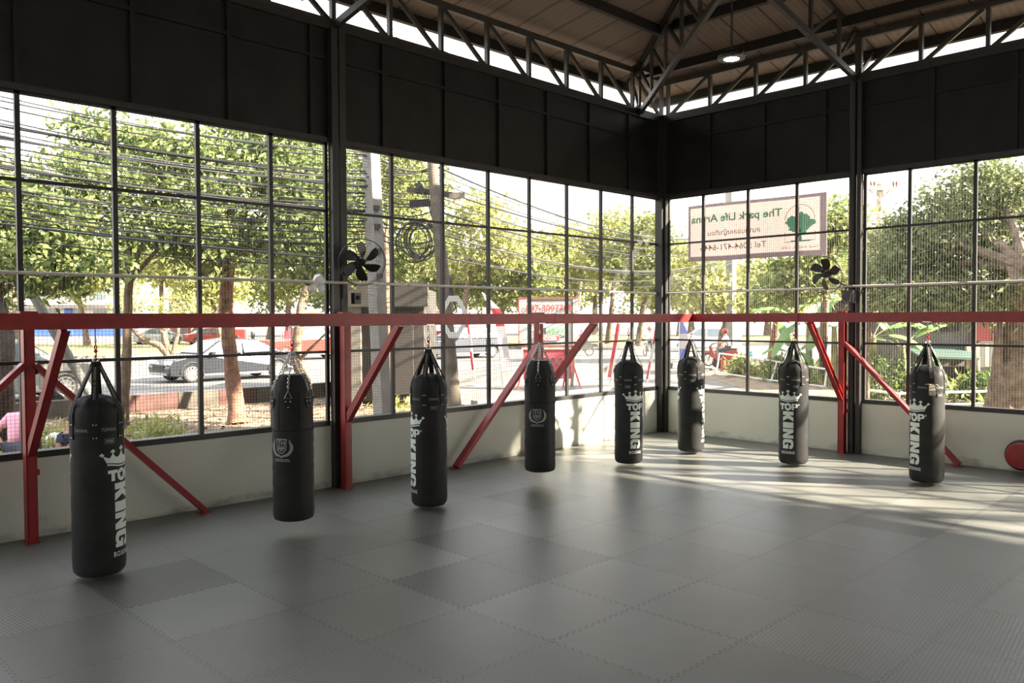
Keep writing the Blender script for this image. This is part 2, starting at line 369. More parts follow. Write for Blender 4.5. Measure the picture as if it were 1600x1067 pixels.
upper('wall_right_upper', PB, 1, 18, [1.16, 2.34, 3.54, 5.36, 6.56, 7.76, 8.96, 10.2, 11.4, 12.6, 13.8, 15, 16.2])
upper('wall_far_right_upper', lambda t, z, d: (LX-d, -t, z), 1, 20, [2, 4, 6, 8, 10, 12, 14, 16, 18])
upper('wall_behind_upper', lambda t, z, d: (t, LY+d, z), 1, 18, [2, 4, 6, 8, 10, 12, 14, 16])
# columns
struct(MB().rng((0.0, -0.17, 0), (0.12, -0.0, ZP+0.05)).rng((0.12, -0.1, 0), (0.17, 0.0, ZP+0.05)).build('column_corner', 'steel'))
struct(MB().rng((0.005, -8.115, 0), (0.115, -8.01, ZP)).rng((0.005, -7.99, 0), (0.115, -7.885, ZP)).build('column_left', 'steel'))
m = MB().rng((4.16, -0.115, 0), (4.23, -0.005, ZP)); m.tube([(4.07, -0.06, 0), (4.07, -0.06, ZP)], 0.062, 20)
struct(m.build('column_right', 'steel', smooth=True))
# window grids, each bay a window with its wire mesh
def window(name, P, t0, t1, bars, mesh=True):
    m = MB()
    def bx(a0, a1, z0, z1, d0, d1): m.rng(P(a0, z0, d0), P(a1, z1, d1))
    for t in bars: bx(t-0.027, t+0.027, ZS, ZH, -0.05, 0.0)
    for z in (1.94, 2.93, 3.94): bx(t0, t1, z-0.019, z+0.019, -0.045, -0.005)
    bx(t0, t1, ZS-0.06, ZS+0.012, -0.17, 0.012)          # sill angle
    bx(t0, t1, ZH-0.03, ZH+0.01, -0.05, 0.0)
    bx(t0, t0+0.05, ZS, ZH, -0.05, 0.0); bx(t1-0.05, t1, ZS, ZH, -0.05, 0.0)
    o = m.build(name, 'steel'); struct(o)
    if mesh:
        m = MB(); w = 0.0014; pitch = 0.0415
        n = int((t1-t0)/pitch)
        for i in range(n+1):
            t = t0+i*(t1-t0)/n; m.rng(P(t-w, ZS, -0.058), P(t+w, ZH, -0.055))
        n = int((ZH-ZS)/pitch)
        for i in range(n+1):
            z = ZS+i*(ZH-ZS)/n; m.rng(P(t0, z-w, -0.061), P(t1, z+w, -0.058))
        q = m.build('wire_mesh', 'mesh', o, fix=False)
    return o
window('window_1', PA, 0.12, 7.88, range(1, 8)); window('window_2', PA, 8.12, 15.9, range(9, 16))
window('window_3', PB, 0.14, 4.02, range(1, 4)); window('window_4', PB, 4.23, 8.1, range(5, 8)); window('window_5', PB, 8.2, LX, range(9, 18), mesh=False)
# conduit pipes along both walls
m = MB().tube([(0.035, -20, 2.925), (0.035, -8.25, 2.925)], 0.0175, 12); m.tube([(0.15, -8.05, 2.925), (0.15, -7.9, 2.925)], 0.0175, 12)
m = MB().tube([(0.05, -19.9, 2.925), (0.05, -8.4, 2.925), (0.15, -8.2, 2.92), (0.15, -7.8, 2.92), (0.05, -7.6, 2.925), (0.05, -0.3, 2.915)], 0.019, 12)
for k in range(1, 12): m.box((0.045, -k*1.6-0.35, 2.925), (0.07, 0.02, 0.05))
tag(m.build('conduit_pipe', 'pipe', smooth=True), 'pale plastic conduit pipe running across the left window wall above the red beam', 'pipe')
m = MB().tube([(0.2, -0.05, 2.915), (3.85, -0.05, 2.92)], 0.019, 12); m.tube([(3.82, -0.12, 2.92), (3.98, -0.17, 2.94), (4.16, -0.17, 2.94), (4.32, -0.06, 2.94), (12, -0.05, 2.955)], 0.019, 12)
tag(m.build('conduit_pipe', 'pipe', smooth=True), 'pale plastic conduit pipe running across the right window wall below the banner', 'pipe')

# ------------------------------------------------------------------ roof
def roof_poly(name, pts, udir):
    me = bpy.data.meshes.new(name); me.from_pydata(pts, [], [tuple(range(len(pts)))]); me.materials.append(MT['roof'])
    uvl = me.uv_layers.new(name='UVMap'); u = Vector(udir); v = Vector((-u.y, u.x, 0))
    for l in me.loops:
        p = Vector(me.vertices[l.vertex_index].co); uvl.data[l.index].uv = (p.dot(u), p.dot(v))
    o = bpy.data.objects.new(name, me); COL.objects.link(o)
    sm = o.modifiers.new('s', 'SOLIDIFY'); sm.thickness = 0.035; sm.offset = 1
    return struct(o)
ex, ey = 1.02, 1.05
# A: x = -ex eave; B: y = +ey eave; C: x = LX+ex; D: y = LY-ey ; ridge along y
def yAB(x): return (7.42-roofA(x))/0.21
xr = LX/2; zr = roofA(xr); yb = yAB(xr); yd = LY-yb
roof_poly('ceiling_left', [(-ex, yAB(-ex), roofA(-ex)), (xr, yb, zr), (xr, yd, zr), (-ex, LY-yAB(-ex), roofA(-ex))], (0, 1, 0))
roof_poly('ceiling_right', [(-ex, ey, roofB(ey)), (LX+ex, ey, roofB(ey)), (LX+ex, yAB(-ex), roofA(-ex)), (xr, yb, zr), (-ex, yAB(-ex), roofA(-ex))], (1, 0, 0))
roof_poly('ceiling_far_right', [(LX+ex, yAB(-ex), roofA(-ex)), (LX+ex, LY-yAB(-ex), roofA(-ex)), (xr, yd, zr), (xr, yb, zr)], (0, 1, 0))
roof_poly('ceiling_behind', [(LX+ex, LY-ey, roofB(ey)), (-ex, LY-ey, roofB(ey)), (-ex, LY-yAB(-ex), roofA(-ex)), (xr, yd, zr), (LX+ex, LY-yAB(-ex), roofA(-ex))], (1, 0, 0))
PG = 'purlins under the metal roof'
def purlin(a, b, h, up, label):
    tag(MB().bar(a, b, 0.07, h, up).build('roof_purlin', 'steel'), label, 'purlin', PG)
hp = 0.11
for k, x in enumerate((-0.72, 1.25, 2.7, 3.95, 5.2, 6.45, 7.7)):
    y0 = yAB(x)-0.05
    purlin((x, y0, roofA(x)-hp-0.01), (x, LY-y0, roofA(x)-hp-0.01), 0.22, (-0.17, 0, 1),
           ['dark steel purlin under the eave of the roof slope over the left wall', 'lowest inner dark purlin under the roof slope over the left wall', 'dark purlin second up the inside of the left roof slope', 'dark purlin third up the inside of the left roof slope', 'dark purlin fourth up the inside of the left roof slope', 'dark purlin fifth up the inside of the left roof slope', 'dark purlin beside the ridge of the left roof slope'][k])
for k, y in enumerate((0.72, -0.55, -1.85, -3.25, -4.5, -5.75, -7.0)):
    x0 = (roofB(y)-7.58)/0.17+0.05
    purlin((max(x0, -0.7), y, roofB(y)-hp-0.01), (LX-max(x0, -0.7), y, roofB(y)-hp-0.01), 0.22, (0, 0.21, 1),
           ['dark steel purlin under the eave of the roof slope over the right wall', 'lowest inner dark purlin under the roof slope over the right wall', 'dark purlin second up the inside of the right roof slope', 'dark purlin third up the inside of the right roof slope', 'dark purlin fourth up the inside of the right roof slope', 'dark purlin fifth up the inside of the right roof slope', 'dark purlin beside the ridge of the right roof slope'][k])
hipd = Vector((0.21, -0.17, 0.0357)).normalized()
h0 = Vector((-0.6, yAB(-0.6), roofA(-0.6)))
m = MB(); hl = (xr+0.6)/hipd.x; side = Vector((hipd.y, -hipd.x, 0)).normalized()*0.06
for s_ in (-1, 1): m.bar(h0+side*s_-Vector((0, 0, 0.07)), h0+hipd*hl+side*s_-Vector((0, 0, 0.07)), 0.05, 0.1)
tag(m.build('hip_rafter', 'truss'), 'double dark rafter under the roof fold rising from the room corner', 'rafter')

# ------------------------------------------------------------------ trusses
def bar_child(name, par, p, q, w, h, up=(0, 0, 1)):
    return MB().bar(p, q, w, h, up).build(name, 'truss', par)
def eave_truss(P, n, ztop, t_off, label):
    t = thing('roof_truss', label, 'truss', (0, 0, 0), 0, 'eave trusses above the dark panels')
    L = n
    bar_child('bottom_chord', t, P(0.0, ZP+0.11, 0), P(L, ZP+0.11, 0), 0.09, 0.07)
    bar_child('top_chord', t, P(-0.1, ztop, 0), P(L, ztop, 0), 0.09, 0.11)
    for i in range(n+1):
        a = i+t_off
        bar_child('vertical_strut', t, P(a, ZP+0.1, 0), P(a, ztop-0.05, 0), 0.06, 0.075, (0, 1, 0) if P is PB else (1, 0, 0))
        if i < n: bar_child('diagonal_strut', t, P(a+0.07, ZP+0.13, 0), P(a+0.93, ztop-0.06, 0), 0.05, 0.065)
    return t
eave_truss(PA, 19, 7.38, 0.02, 'long zigzag steel truss along the top of the left wall')
eave_truss(PB, 17, 7.30, 0.16, 'zigzag steel truss along the top of the right wall')
def cross_truss(o, d, slope, L, depth, z0, step, label, first=0.7, out=0.9, dslope=0.0):
    """inclined truss rising into the room from o along horizontal unit d"""
    t = thing('roof_truss', label, 'truss', (0, 0, 0), 0, 'trusses rising into the room')
    o, d = Vector((o[0], o[1], 0)), Vector((d[0], d[1], 0)).normalized()
    B = lambda s: o+d*s+Vector((0, 0, z0+slope*s)); T = lambda s: o+d*s+Vector((0, 0, z0+depth+(slope+dslope)*s))
    bar_child('bottom_chord', t, B(0), B(L), 0.075, 0.1); bar_child('top_chord', t, T(-out), T(L), 0.075, 0.1)
    bar_child('eave_strut', t, B(0)+Vector((0, 0, 0.02)), T(-out*0.85), 0.05, 0.06)
    bar_child('vertical_strut', t, B(0), T(0), 0.05, 0.06, d)
    s = first; k = 0
    while s < L:
        bar_child('vertical_strut', t, B(s), T(s), 0.055, 0.065, d)
        if k % 1 == 0: bar_child('diagonal_strut', t, B(s+0.05), T(max(s-step, 0)+0.06), 0.045, 0.06)
        s += step; k += 1
    return t
cross_truss((4.1, 0), (0, -1), 0.19, 8.0, 0.83, ZP+0.06, 1.05, 'steel truss rising into the room from the right wall column', 0.73)
cross_truss((0, -8), (1, 0), 0.19, 9.0, 0.83, ZP+0.06, 1.05, 'steel truss rising into the room from the left wall column')
hd = Vector((0.21, -0.17, 0)).normalized()
cross_truss((0.02, -0.8), hd, 0.125, 10.5, 0.85, ZP+0.06, 0.95, 'steel truss rising into the room diagonally from the corner', 0.9, 0.7, 0.02)
m = MB().box((0.1, -0.85, 7.42), (0.26, 0.26, 0.16)); m.rng((-0.02, -0.9, ZP), (0.1, -0.84, ZP+0.2))
tag(m.build('gusset_box', 'steel'), 'dark steel gusset box where the roof trusses meet at the corner', 'gusset')

# ------------------------------------------------------------------ red rig: beams, wall posts, arms, braces
def c_beam(p, q, h, w, inward):
    """C channel seen from the flat web side"""
    m = MB(); p, q = Vector(p), Vector(q); iw = Vector(inward)
    m.bar(p, q, 0.012, h)
    for s_ in (-1, 1): m.bar(p+iw*w/2+Vector((0, 0, s_*(h/2-0.005))), q+iw*w/2+Vector((0, 0, s_*(h/2-0.005))), w, 0.01)
    return m
zb = (2.325+2.47)/2
for (ya, ybm, lab) in ((-5.62, -19.8, 'long red steel channel beam holding the bags along the left wall'), (-1.93, -5.60, 'shorter red steel beam between the emblem bag and the corner')):
    m = c_beam((2.05, ya, zb), (2.05, ybm, zb), 0.145, 0.06, (-1, 0, 0))
    for yy in ([-11.55, -8.0] if ya < -5 else [-2.6, -4]): m.box((2.02, yy, zb), (0.075, 0.012, 0.135))
    tag(m.build('red_beam', 'red'), lab, 'beam', 'red bag beams')
m = c_beam((1.99, -2.0, zb), (17, -2.0, zb), 0.145, 0.06, (0, 1, 0))
m.box((4.02, -1.98, zb), (0.012, 0.075, 0.135))
tag(m.build('red_beam', 'red'), 'red steel channel beam holding the bags along the right wall', 'beam', 'red bag beams')
def channel(m, p, q, w, h, side):
    """open C section along p->q whose trough faces `side`"""
    p, q = Vector(p), Vector(q); d = (q-p).normalized(); s = Vector(side); s = (s-d*s.dot(d)).normalized(); n = d.cross(s)
    m.bar(p, q, 0.012, w, s) if False else None
    m.bar(p-s*h/2, q-s*h/2, w, 0.012, s)
    for k in (-1, 1): m.bar(p+n*k*(w/2-0.006), q+n*k*(w/2-0.006), 0.012, h, s)
def rig(label, base, inn, along, arm_len, side_braces, group='red wall frames'):
    t = thing('rig_frame', label, 'frame', base, 0, group)
    inn, al = Vector(inn), Vector(along)
    V = lambda i, a, z: tuple(inn*i+al*a+Vector((0, 0, z)))
    m = MB(); channel(m, V(0, 0, 0), V(0, 0, 2.47), 0.125, 0.10, al); m.build('post', 'red', t)
    m = MB(); channel(m, V(-0.1, 0, zb), V(arm_len, 0, zb), 0.145, 0.08, al); m.build('arm', 'red', t)
    m = MB(); channel(m, V(0.04, 0.0, 0.98), V(1.27, 0.0, 2.33), 0.10, 0.075, al); m.build('arm_brace', 'red', t)
    for (a0, z0, a1) in side_braces:
        m = MB(); m.bar(V(0.02, a0, z0), V(0.0, a1, 0.03), 0.06, 0.13, inn); m.build('side_brace', 'red', t)
        m = MB(); m.bar(V(0.0, a1-0.08, 0.006), V(0.0, a1+0.06, 0.006), 0.13, 0.012); m.build('foot_plate', 'red', t)
    m = MB(); m.box(V(0, 0, 0.01), (0.13, 0.13, 0.02)); m.build('foot_plate', 'red', t)
    m = MB(); m.box(V(-0.02, 0, 2.49), (0.17, 0.17, 0.03)); m.build('cap_plate', 'red', t)
    for z in (0.75, 1.15, 1.85): MB().box(V(-0.08, 0.06, z), (0.08, 0.08, 0.06)).build('wall_bracket', 'red', t)
    return t
rig('red steel post frame behind the leftmost bag, braced both ways along the wall', (0.22, -12.0, 0), (1, 0, 0), (0, 1, 0), 1.8, [(0.05, 1.93, 1.92), (-0.05, 1.93, -1.95)])
rig('red steel post frame beside the left black column under the fan', (0.22, -8.0, 0), (1, 0, 0), (0, 1, 0), 1.8, [])
rig('red steel post frame behind the emblem bag, with a long brace down to the left', (0.22, -4.02, 0), (1, 0, 0), (0, 1, 0), 1.8, [(-0.05, 1.93, -1.93)])
rig('red steel post frame on the right wall with a brace running down to the right', (3.97, -0.2, 0), (0, -1, 0), (1, 0, 0), 1.78, [(0.05, 1.95, 1.9)])
# ================================================================== HEAVY BAGS
def fill_poly(mb2, poly, ox=0, oy=0, sx=1, sy=1):
    """2-D polygon list -> (verts2d, tris) accumulated"""
    bm = bmesh.new(); vs = [bm.verts.new((ox+x*sx, oy+y*sy, 0)) for x, y in poly]
    try: bm.faces.new(vs)
    except ValueError: bm.free(); return
    bmesh.ops.triangulate(bm, faces=bm.faces[:]); bm.verts.index_update()
    mb2.add([tuple(v.co) for v in bm.verts], [tuple(v.index for v in f.verts) for f in bm.faces]); bm.free()
def box2(m, x0, y0, x1, y1): m.add([(x0,y0,0),(x1,y0,0),(x1,y1,0),(x0,y1,0)], [(0,1,2,3)])
LET = {
 'K': [[(0,0),(0,1),(.36,1),(.36,.64),(.58,1),(1,1),(.68,.53),(1,0),(.58,0),(.36,.40),(.36,0)]],
 'I': [[(0,0),(0,1),(1,1),(1,0)]],
 'N': [[(0,0),(0,1),(.36,1),(.66,.48),(.66,1),(1,1),(1,0),(.66,0),(.34,.52),(.34,0)]],
 'G': [[(1,.66),(.66,.66),(.66,.74),(.58,.80),(.42,.80),(.35,.72),(.35,.28),(.42,.2),(.6,.2),(.66,.26),(.66,.36),(.5,.36),(.5,.55),(1,.55),(1,0),(.8,0),(.75,.07),(.6,0),(.3,0),(.08,.08),(0,.25),(0,.75),(.08,.92),(.3,1),(.7,1),(.92,.93),(1,.8)]],
 'T': [[(0,1),(1,1),(1,.70),(.68,.70),(.68,0),(.32,0),(.32,.70),(0,.70)]],
 'P': [[(0,0),(0,1),(.36,1),(.36,0)], [(.36,.8),(.36,1),(.66,1),(.9,.93),(1,.8),(1,.54),(.9,.40),(.66,.33),(.36,.33),(.36,.52),(.58,.52),(.66,.57),(.66,.75),(.58,.8)]],
}
def letter(m, ch, x, y, w, h, rot=False):
    for poly in LET[ch]:
        if rot:   # turned clockwise: letter top faces +x, reading downwards; (x, y) = top-left corner
            fill_poly(m, [(x+q*w, y-p*h) for p, q in poly])
        else: fill_poly(m, [(x+p*w, y+q*h) for p, q in poly])
def star_ring(m, cx, cy, ro, ri):
    n = 40; vs = []
    for i in range(n):
        a = 2*PI*i/n+PI/2; sharp = abs(((i % 8)/4)-1)   # 1 at star tips
        r = ri*(0.45+0.55*sharp)
        vs.append((cx+ro*math.cos(a), cy+ro*1.08*math.sin(a), 0)); vs.append((cx+r*math.cos(a), cy+r*1.08*math.sin(a), 0))
    m.add(vs, [(2*i, 2*((i+1) % n), 2*((i+1) % n)+1, 2*i+1) for i in range(n)])
def wrap(mb2, rad, ang, z_of, step=0.02, taper=None):
    """bend a flat print (x right, y up, metres) round a vertical cylinder; x=0 faces direction ang"""
    bm = bmesh.new(); vs = [bm.verts.new(v) for v in mb2.v]
    for f in mb2.f:
        try: bm.faces.new([vs[i] for i in f])
        except ValueError: pass
    xs = [v[0] for v in mb2.v]; x = min(xs)+step
    while x < max(xs):
        g = bm.verts[:]+bm.edges[:]+bm.faces[:]
        bmesh.ops.bisect_plane(bm, geom=g, plane_co=(x, 0, 0), plane_no=(1, 0, 0)); x += step
    bmesh.ops.triangulate(bm, faces=[f for f in bm.faces if len(f.verts) > 4]); bm.verts.index_update()
    out = MB(); vv = []
    for v in bm.verts:
        a = ang+v.co.x/rad; vv.append((rad*math.cos(a), rad*math.sin(a), z_of+v.co.y))
    out.add(vv, [tuple(w.index for w in f.verts) for f in bm.faces]); bm.free(); return out
RB = 0.228
def bag_profile(z0, z1, r, dome=0.05, fluff=0.0):
    p = [(0.02, z0), (r*0.6, z0+0.004), (r*0.86, z0+0.018), (r*0.97, z0+0.05), (r, z0+0.10)]
    for k in range(1, 20): 
        z = z0+0.1+(z1-z0-0.22)*k/20; p.append((r*(1+0.008*math.sin(k*1.7)), z))
    p += [(r*0.995, z1-0.10), (r*0.95, z1-0.055), (r*0.85, z1-0.022), (r*0.6, z1+dome*0.5), (r*0.25, z1+dome), (0.01, z1+dome)]
    return p
def logo():
    m = MB()
    # crown: five points with little finials over a curved band
    W, H = 0.20, 0.13; y0 = 1.10
    top = [(-.80,-.02),(-.97,.50),(-.78,.36),(-.66,.30),(-.58,.46),(-.50,.66),(-.40,.40),(-.28,.33),(-.13,.44),(0,.80),(.13,.44),(.28,.33),(.40,.40),(.50,.66),(.58,.46),(.66,.30),(.78,.36),(.97,.50),(.80,-.02)]
    low = [(.5,-.07),(.25,-.15),(0,-.18),(-.25,-.15),(-.5,-.07)]
    fill_poly(m, [(x*W, y0+y*H) for x, y in top+low])
    for x, y, s in ((-1,.54,.055),(-.5,.74,.06),(0,.90,.075),(.5,.74,.06),(1,.54,.055)):   # small crosses on the points
        for (dx, dy, rx, ry) in ((0, 0, .5, 1.6), (0, .2, 1.5, .55), (0, 1.5, .8, .45), (-1.3, .2, .45, .8), (1.3, .2, .45, .8)):
            cx0, cy0 = (x+dx*s)*W, y0+(y+dy*s*1.4)*H; hx, hy = rx*s*W, ry*s*H*1.3
            m.add([(cx0-hx, cy0-hy, 0), (cx0+hx, cy0-hy, 0), (cx0+hx, cy0+hy, 0), (cx0-hx, cy0+hy, 0)], [(0,1,2,3)])
    band_t = [(-.78,-.10),(-.5,-.15),(-.25,-.235),(0,-.265),(.25,-.235),(.5,-.15),(.78,-.10)]
    for i in range(6):
        (xa, ya), (xb, yb_) = band_t[i], band_t[i+1]
        m.add([(xa*W, y0+ya*H, 0), (xb*W, y0+yb_*H, 0), (xb*W, y0+(yb_-.10)*H, 0), (xa*W, y0+(ya-.10)*H, 0)], [(0,1,2,3)])
    letter(m, 'T', -.150, .925, .098, .102); star_ring(m, 0.0, .976, .056, .034); letter(m, 'P', .060, .925, .092, .102)
    n = 14
    for i in range(n):   # the small registered mark
        a, b = 2*PI*i/n, 2*PI*(i+1)/n; c = (.168, 1.01)
        m.add([(c[0]+.012*math.cos(a), c[1]+.012*math.sin(a), 0), (c[0]+.012*math.cos(b), c[1]+.012*math.sin(b), 0), (c[0]+.007*math.cos(b), c[1]+.007*math.sin(b), 0), (c[0]+.007*math.cos(a), c[1]+.007*math.sin(a), 0)], [(0,1,2,3)])
    y = .900; wk = .175
    for ch, h in (('K', .158), ('I', .092), ('N', .152), ('G', .152)):
        letter(m, ch, -wk/2, y, wk, h, True); y -= h+.014
    put_text(m, 'BOXING', (0, .222, 0), (1, 0, 0), (0, 1, 0), .062, offset=0.0014, width=.215, spacing=1.2)
    return m
LOGO = logo()
def crumple(me, z1, ph):
    """gathered folds where the filled top is cinched under the straps"""
    for v in me.vertices:
        z = v.co.z
        if z > z1-.30:
            a = math.atan2(v.co.y, v.co.x); k = min(1, (z-(z1-.30))/.12); r_ = math.hypot(v.co.x, v.co.y)
            if r_ < .12: v.co.z += .010*math.sin(3*a+ph); continue
            s = 1+k*(.014*math.sin(6*a+ph)+.012*math.sin(11*a+2*ph+z*18)+.010*math.sin(17*a-z*40))
            v.co.x *= s; v.co.y *= s; v.co.z += k*.008*math.sin(7*a+1.3*ph)
def small_ring_text(body, size, width, off=0.0006):
    m = MB(); put_text(m, body, (0, 0, 0), (1, 0, 0), (0, 1, 0), size, offset=off, width=width); return m
def chain(m, pts, lk=0.034, r=0.0042):
    """links along a polyline"""
    pts = [Vector(p) for p in pts]
    L = [0]; 
    for a, b in zip(pts, pts[1:]): L.append(L[-1]+(b-a).length)
    n = max(2, int(L[-1]/(lk*0.72))); 
    def P(s):
        for i in range(len(pts)-1):
            if s <= L[i+1] or i == len(pts)-2: return pts[i]+(pts[i+1]-pts[i])*((s-L[i])/(L[i+1]-L[i]))
    for i in range(n):
        s = L[-1]*(i+0.5)/n; c = P(s); d = (P(min(s+.005, L[-1]))-P(max(s-.005, 0))).normalized()
        x = d.cross(Vector((0.3, 0.9, 0.1))).normalized()
        if i % 2: x = d.cross(x)
        q = []
        for k in range(8):
            a = 2*PI*k/8; q.append(c+d*(lk/2*math.cos(a))+x*(lk*0.32*math.sin(a)))
        m.tube(q, r, 5, closed=True)
def hook_set(t, ztop, zhook, twist):
    """beam clamp, shackle, swivel and link from the beam down to zhook (local coordinates)"""
    m = MB().box((0, 0, ztop+0.006), (0.11, 0.13, 0.012))
    c, s = math.cos(twist), math.sin(twist)
    up = [(0.03*c, 0.03*s, ztop), (0.045*c, 0.045*s, ztop-0.035), (0.01*c, 0.01*s, ztop-0.075), (-0.01*c, -0.01*s, ztop-0.075), (-0.045*c, -0.045*s, ztop-0.035), (-0.03*c, -0.03*s, ztop)]
    m.tube(up, 0.005, 6); m.build('beam_clamp', 'chrome', t, smooth=True)
    L = ztop-0.07-zhook
    m = MB(); m.tube([(0, 0, ztop-0.07), (0.014, 0, ztop-0.07-L*0.2), (0, 0, ztop-0.07-L*0.42), (-0.014, 0, ztop-0.07-L*0.2)], 0.005, 6, closed=True); m.build('shackle', 'chrome', t, smooth=True)
    m = MB(); z = ztop-0.07-L*0.38
    m.tube([(0, 0, z), (0.02, 0.004, z-L*0.10), (0.012, 0, z-L*0.24), (-0.012, 0, z-L*0.24), (-0.02, -0.004, z-L*0.10)], 0.0065, 6, closed=True)
    m.lathe([(0.006, z-L*0.36), (0.017, z-L*0.33), (0.019, z-L*0.26), (0.009, z-L*0.22)], 10)
    m.tube([(0, 0, z-L*0.33), (0.013, 0, z-L*0.42), (0.010, 0, z-L*0.56), (-0.008, 0, z-L*0.58), (-0.015, 0, z-L*0.46)], 0.0065, 6)
    m.build('swivel_link', 'redlink', t, smooth=True)
GB = 'tall black strap-hung punching bags'
CX, CY = CAM.x, CAM.y
def strap_bag(name, label, x, y, logo_deg, strap_deg, ztop=2.325, z0=0.035, z1=1.66, lean=(0, 0)):
    t = thing(name, label, 'punching bag', (x, y, 0), 0, GB)
    view = math.atan2(CY-y, CX-x)                       # towards the camera
    body = MB().lathe(bag_profile(z0, z1, RB), 48).build('body', 'vinyl', t, smooth=True)
    crumple(body.data, z1, view+x*3)
    for k in (0, 1):
        a = view+R(logo_deg)+k*PI
        wrap(LOGO, RB*1.012, a, 0.0).build('printed_logo', 'print', body, fix=False)
    # stitched collar with small lettering
    m = MB(); m.lathe([(RB*1.004, z1-0.30), (RB*1.016, z1-0.297), (RB*1.016, z1-0.215), (RB*1.004, z1-0.212)], 48); cl = m.build('collar', 'vinyl', t, smooth=True)
    for k in range(6):
        w = wrap(small_ring_text(('TOPKING', 'ORIGINAL')[k % 2], .04, .13), RB*1.02, view+R(strap_deg)+k*PI/3+PI/6, z1-0.268, 0.05); w.build('collar_lettering', 'smallprint', cl, fix=False)
    w = MB(); box2(w, -.05, -.026, .05, .026); wrap(w, RB*1.02, view+R(strap_deg+30), z1-0.36, 0.03).build('brand_patch', 'black', cl, fix=False)
    w = MB(); put_text(w, 'TOPKING', (0, -.008, 0), (1, 0, 0), (0, 1, 0), .024, offset=.0008, width=.075)
    for q in ((-.046, .02, .046, .022), (-.046, -.022, .046, -.02)): box2(w, *q)
    wrap(w, RB*1.026, view+R(strap_deg+30), z1-0.36, 0.03).build('patch_lettering', 'greyprint', cl, fix=False)
    zk = 2.02
    hook_set(t, ztop, zk+0.03, view)
    m = MB()
    for k in range(4):
        a = view+R(strap_deg)+k*PI/2+0.2; m.tube(loop_pts((0.018*math.cos(a), 0.018*math.sin(a), zk+0.012), 0.026, 10, (math.cos(a)*.6, math.sin(a)*.6, .8), (-math.sin(a), math.cos(a), 0)), 0.0045, 5, closed=True)
    m.build('ring', 'chrome', t, smooth=True)
    for k in range(6):
        a = view+R(strap_deg)+k*PI/3; u = Vector((math.cos(a), math.sin(a), 0)); tg = Vector((-math.sin(a), math.cos(a), 0))
        m = MB()
        path = [u*0.02+Vector((0, 0, zk)), u*(RB*0.93)+Vector((0, 0, z1-0.035)), u*(RB*1.015)+Vector((0, 0, z1-0.12)), u*(RB*1.022)+Vector((0, 0, z1-0.34))]
        vs = []
        for i, p in enumerate(path):
            hw = 0.031 if i < 3 else 0.029
            n = (u+Vector((0, 0, 0.3))).normalized()
            vs += [p-tg*hw, p+tg*hw, p+tg*hw+n*0.004, p-tg*hw+n*0.004]
        fs = []
        for i in range(len(path)-1):
            for j in range(4): fs.append((i*4+j, i*4+(j+1) % 4, i*4+4+(j+1) % 4, i*4+4+j))
        fs += [(3, 2, 1, 0), tuple(4*(len(path)-1)+j for j in range(4))]
        m.add(vs, fs); st = m.build('strap', 'strap', t)
        # lettering woven into the webbing
        m = MB(); p, q = path[0], path[1]; d = (q-p).normalized(); nn = d.cross(tg) if d.cross(tg).dot(u) > 0 else -d.cross(tg)
        put_text(m, 'TOPKING (E) ORIGINAL', p+d*0.215+nn*0.006+tg*0.006+u*0.004, -d, tg if (-d).cross(tg).dot(nn) > 0 else -tg, .03, offset=.0006, width=.33)
        m.build('strap_lettering', 'smallprint', st, fix=False)
        m = MB(); n0 = u*(RB*1.03)
        for dz in (0.205, 0.325):
            for s_ in (-1, 1): m.lathe([(0.001, -.003), (0.0065, -.002), (0.0065, .002), (0.001, .005)], 8, n0+tg*0.013*s_+Vector((0, 0, z1-dz)), u.to_track_quat('Z', 'Y').to_matrix())
        m.build('rivets', 'chrome', st)
    return t
strap_bag('punching_bag', 'largest black punching bag at the left, white crown lettering on its right edge', 2.0, -11.89, 58, -5)
strap_bag('punching_bag', 'black punching bag just left of the long red brace, lettering cut by its left edge', 2.02, -7.95, -68, -14)
strap_bag('punching_bag', 'black punching bag in full shade in front of the sunlit white wall', 1.98, -3.75, 29, -33)
strap_bag('punching_bag', 'black punching bag half lit under the beam corner, lettering on both edges', 2.06, -2.05, 78, -24)
strap_bag('punching_bag', 'black punching bag left of the red post on the right wall, lettering facing us', 3.93, -1.95, -22, -22)
strap_bag('punching_bag', 'rightmost black punching bag, in front of the long red brace, tassel of string on collar', 5.99, -2.03, -46, 14)
# tied string tassel on the collar of the rightmost bag
b8 = [o for o in bpy.data.objects if o.get('label', '').startswith('rightmost black punching')][0]
va = math.atan2(CY+2.03, CX-5.99)+R(14); u = Vector((math.cos(va), math.sin(va), 0)); tg = Vector((-math.sin(va), math.cos(va), 0)); m = MB()
for k in range(12): m.tube([u*(RB+.015)+tg*(-.035+.0065*k)+Vector((0, 0, 1.44)), u*(RB+.028)+tg*(-.04+.007*k)+Vector((0, 0, 1.37)), u*(RB+.03)+tg*(-.038+.0068*k)+Vector((0, 0, 1.30+.01*math.sin(k*2)))], 0.003, 5)
for s_ in (-1, 1): m.tube([u*(RB+.02)+Vector((0, 0, 1.44)), u*(RB+.03)+tg*.05*s_+Vector((0, 0, 1.46)), u*(RB+.015)+tg*.09*s_+Vector((0, 0, 1.44-.01*s_))], 0.003, 5)
MT['string'] = principled('natural_string', (0.45, 0.40, 0.32), 0.9)
m.build('string_tassel', 'string', b8)

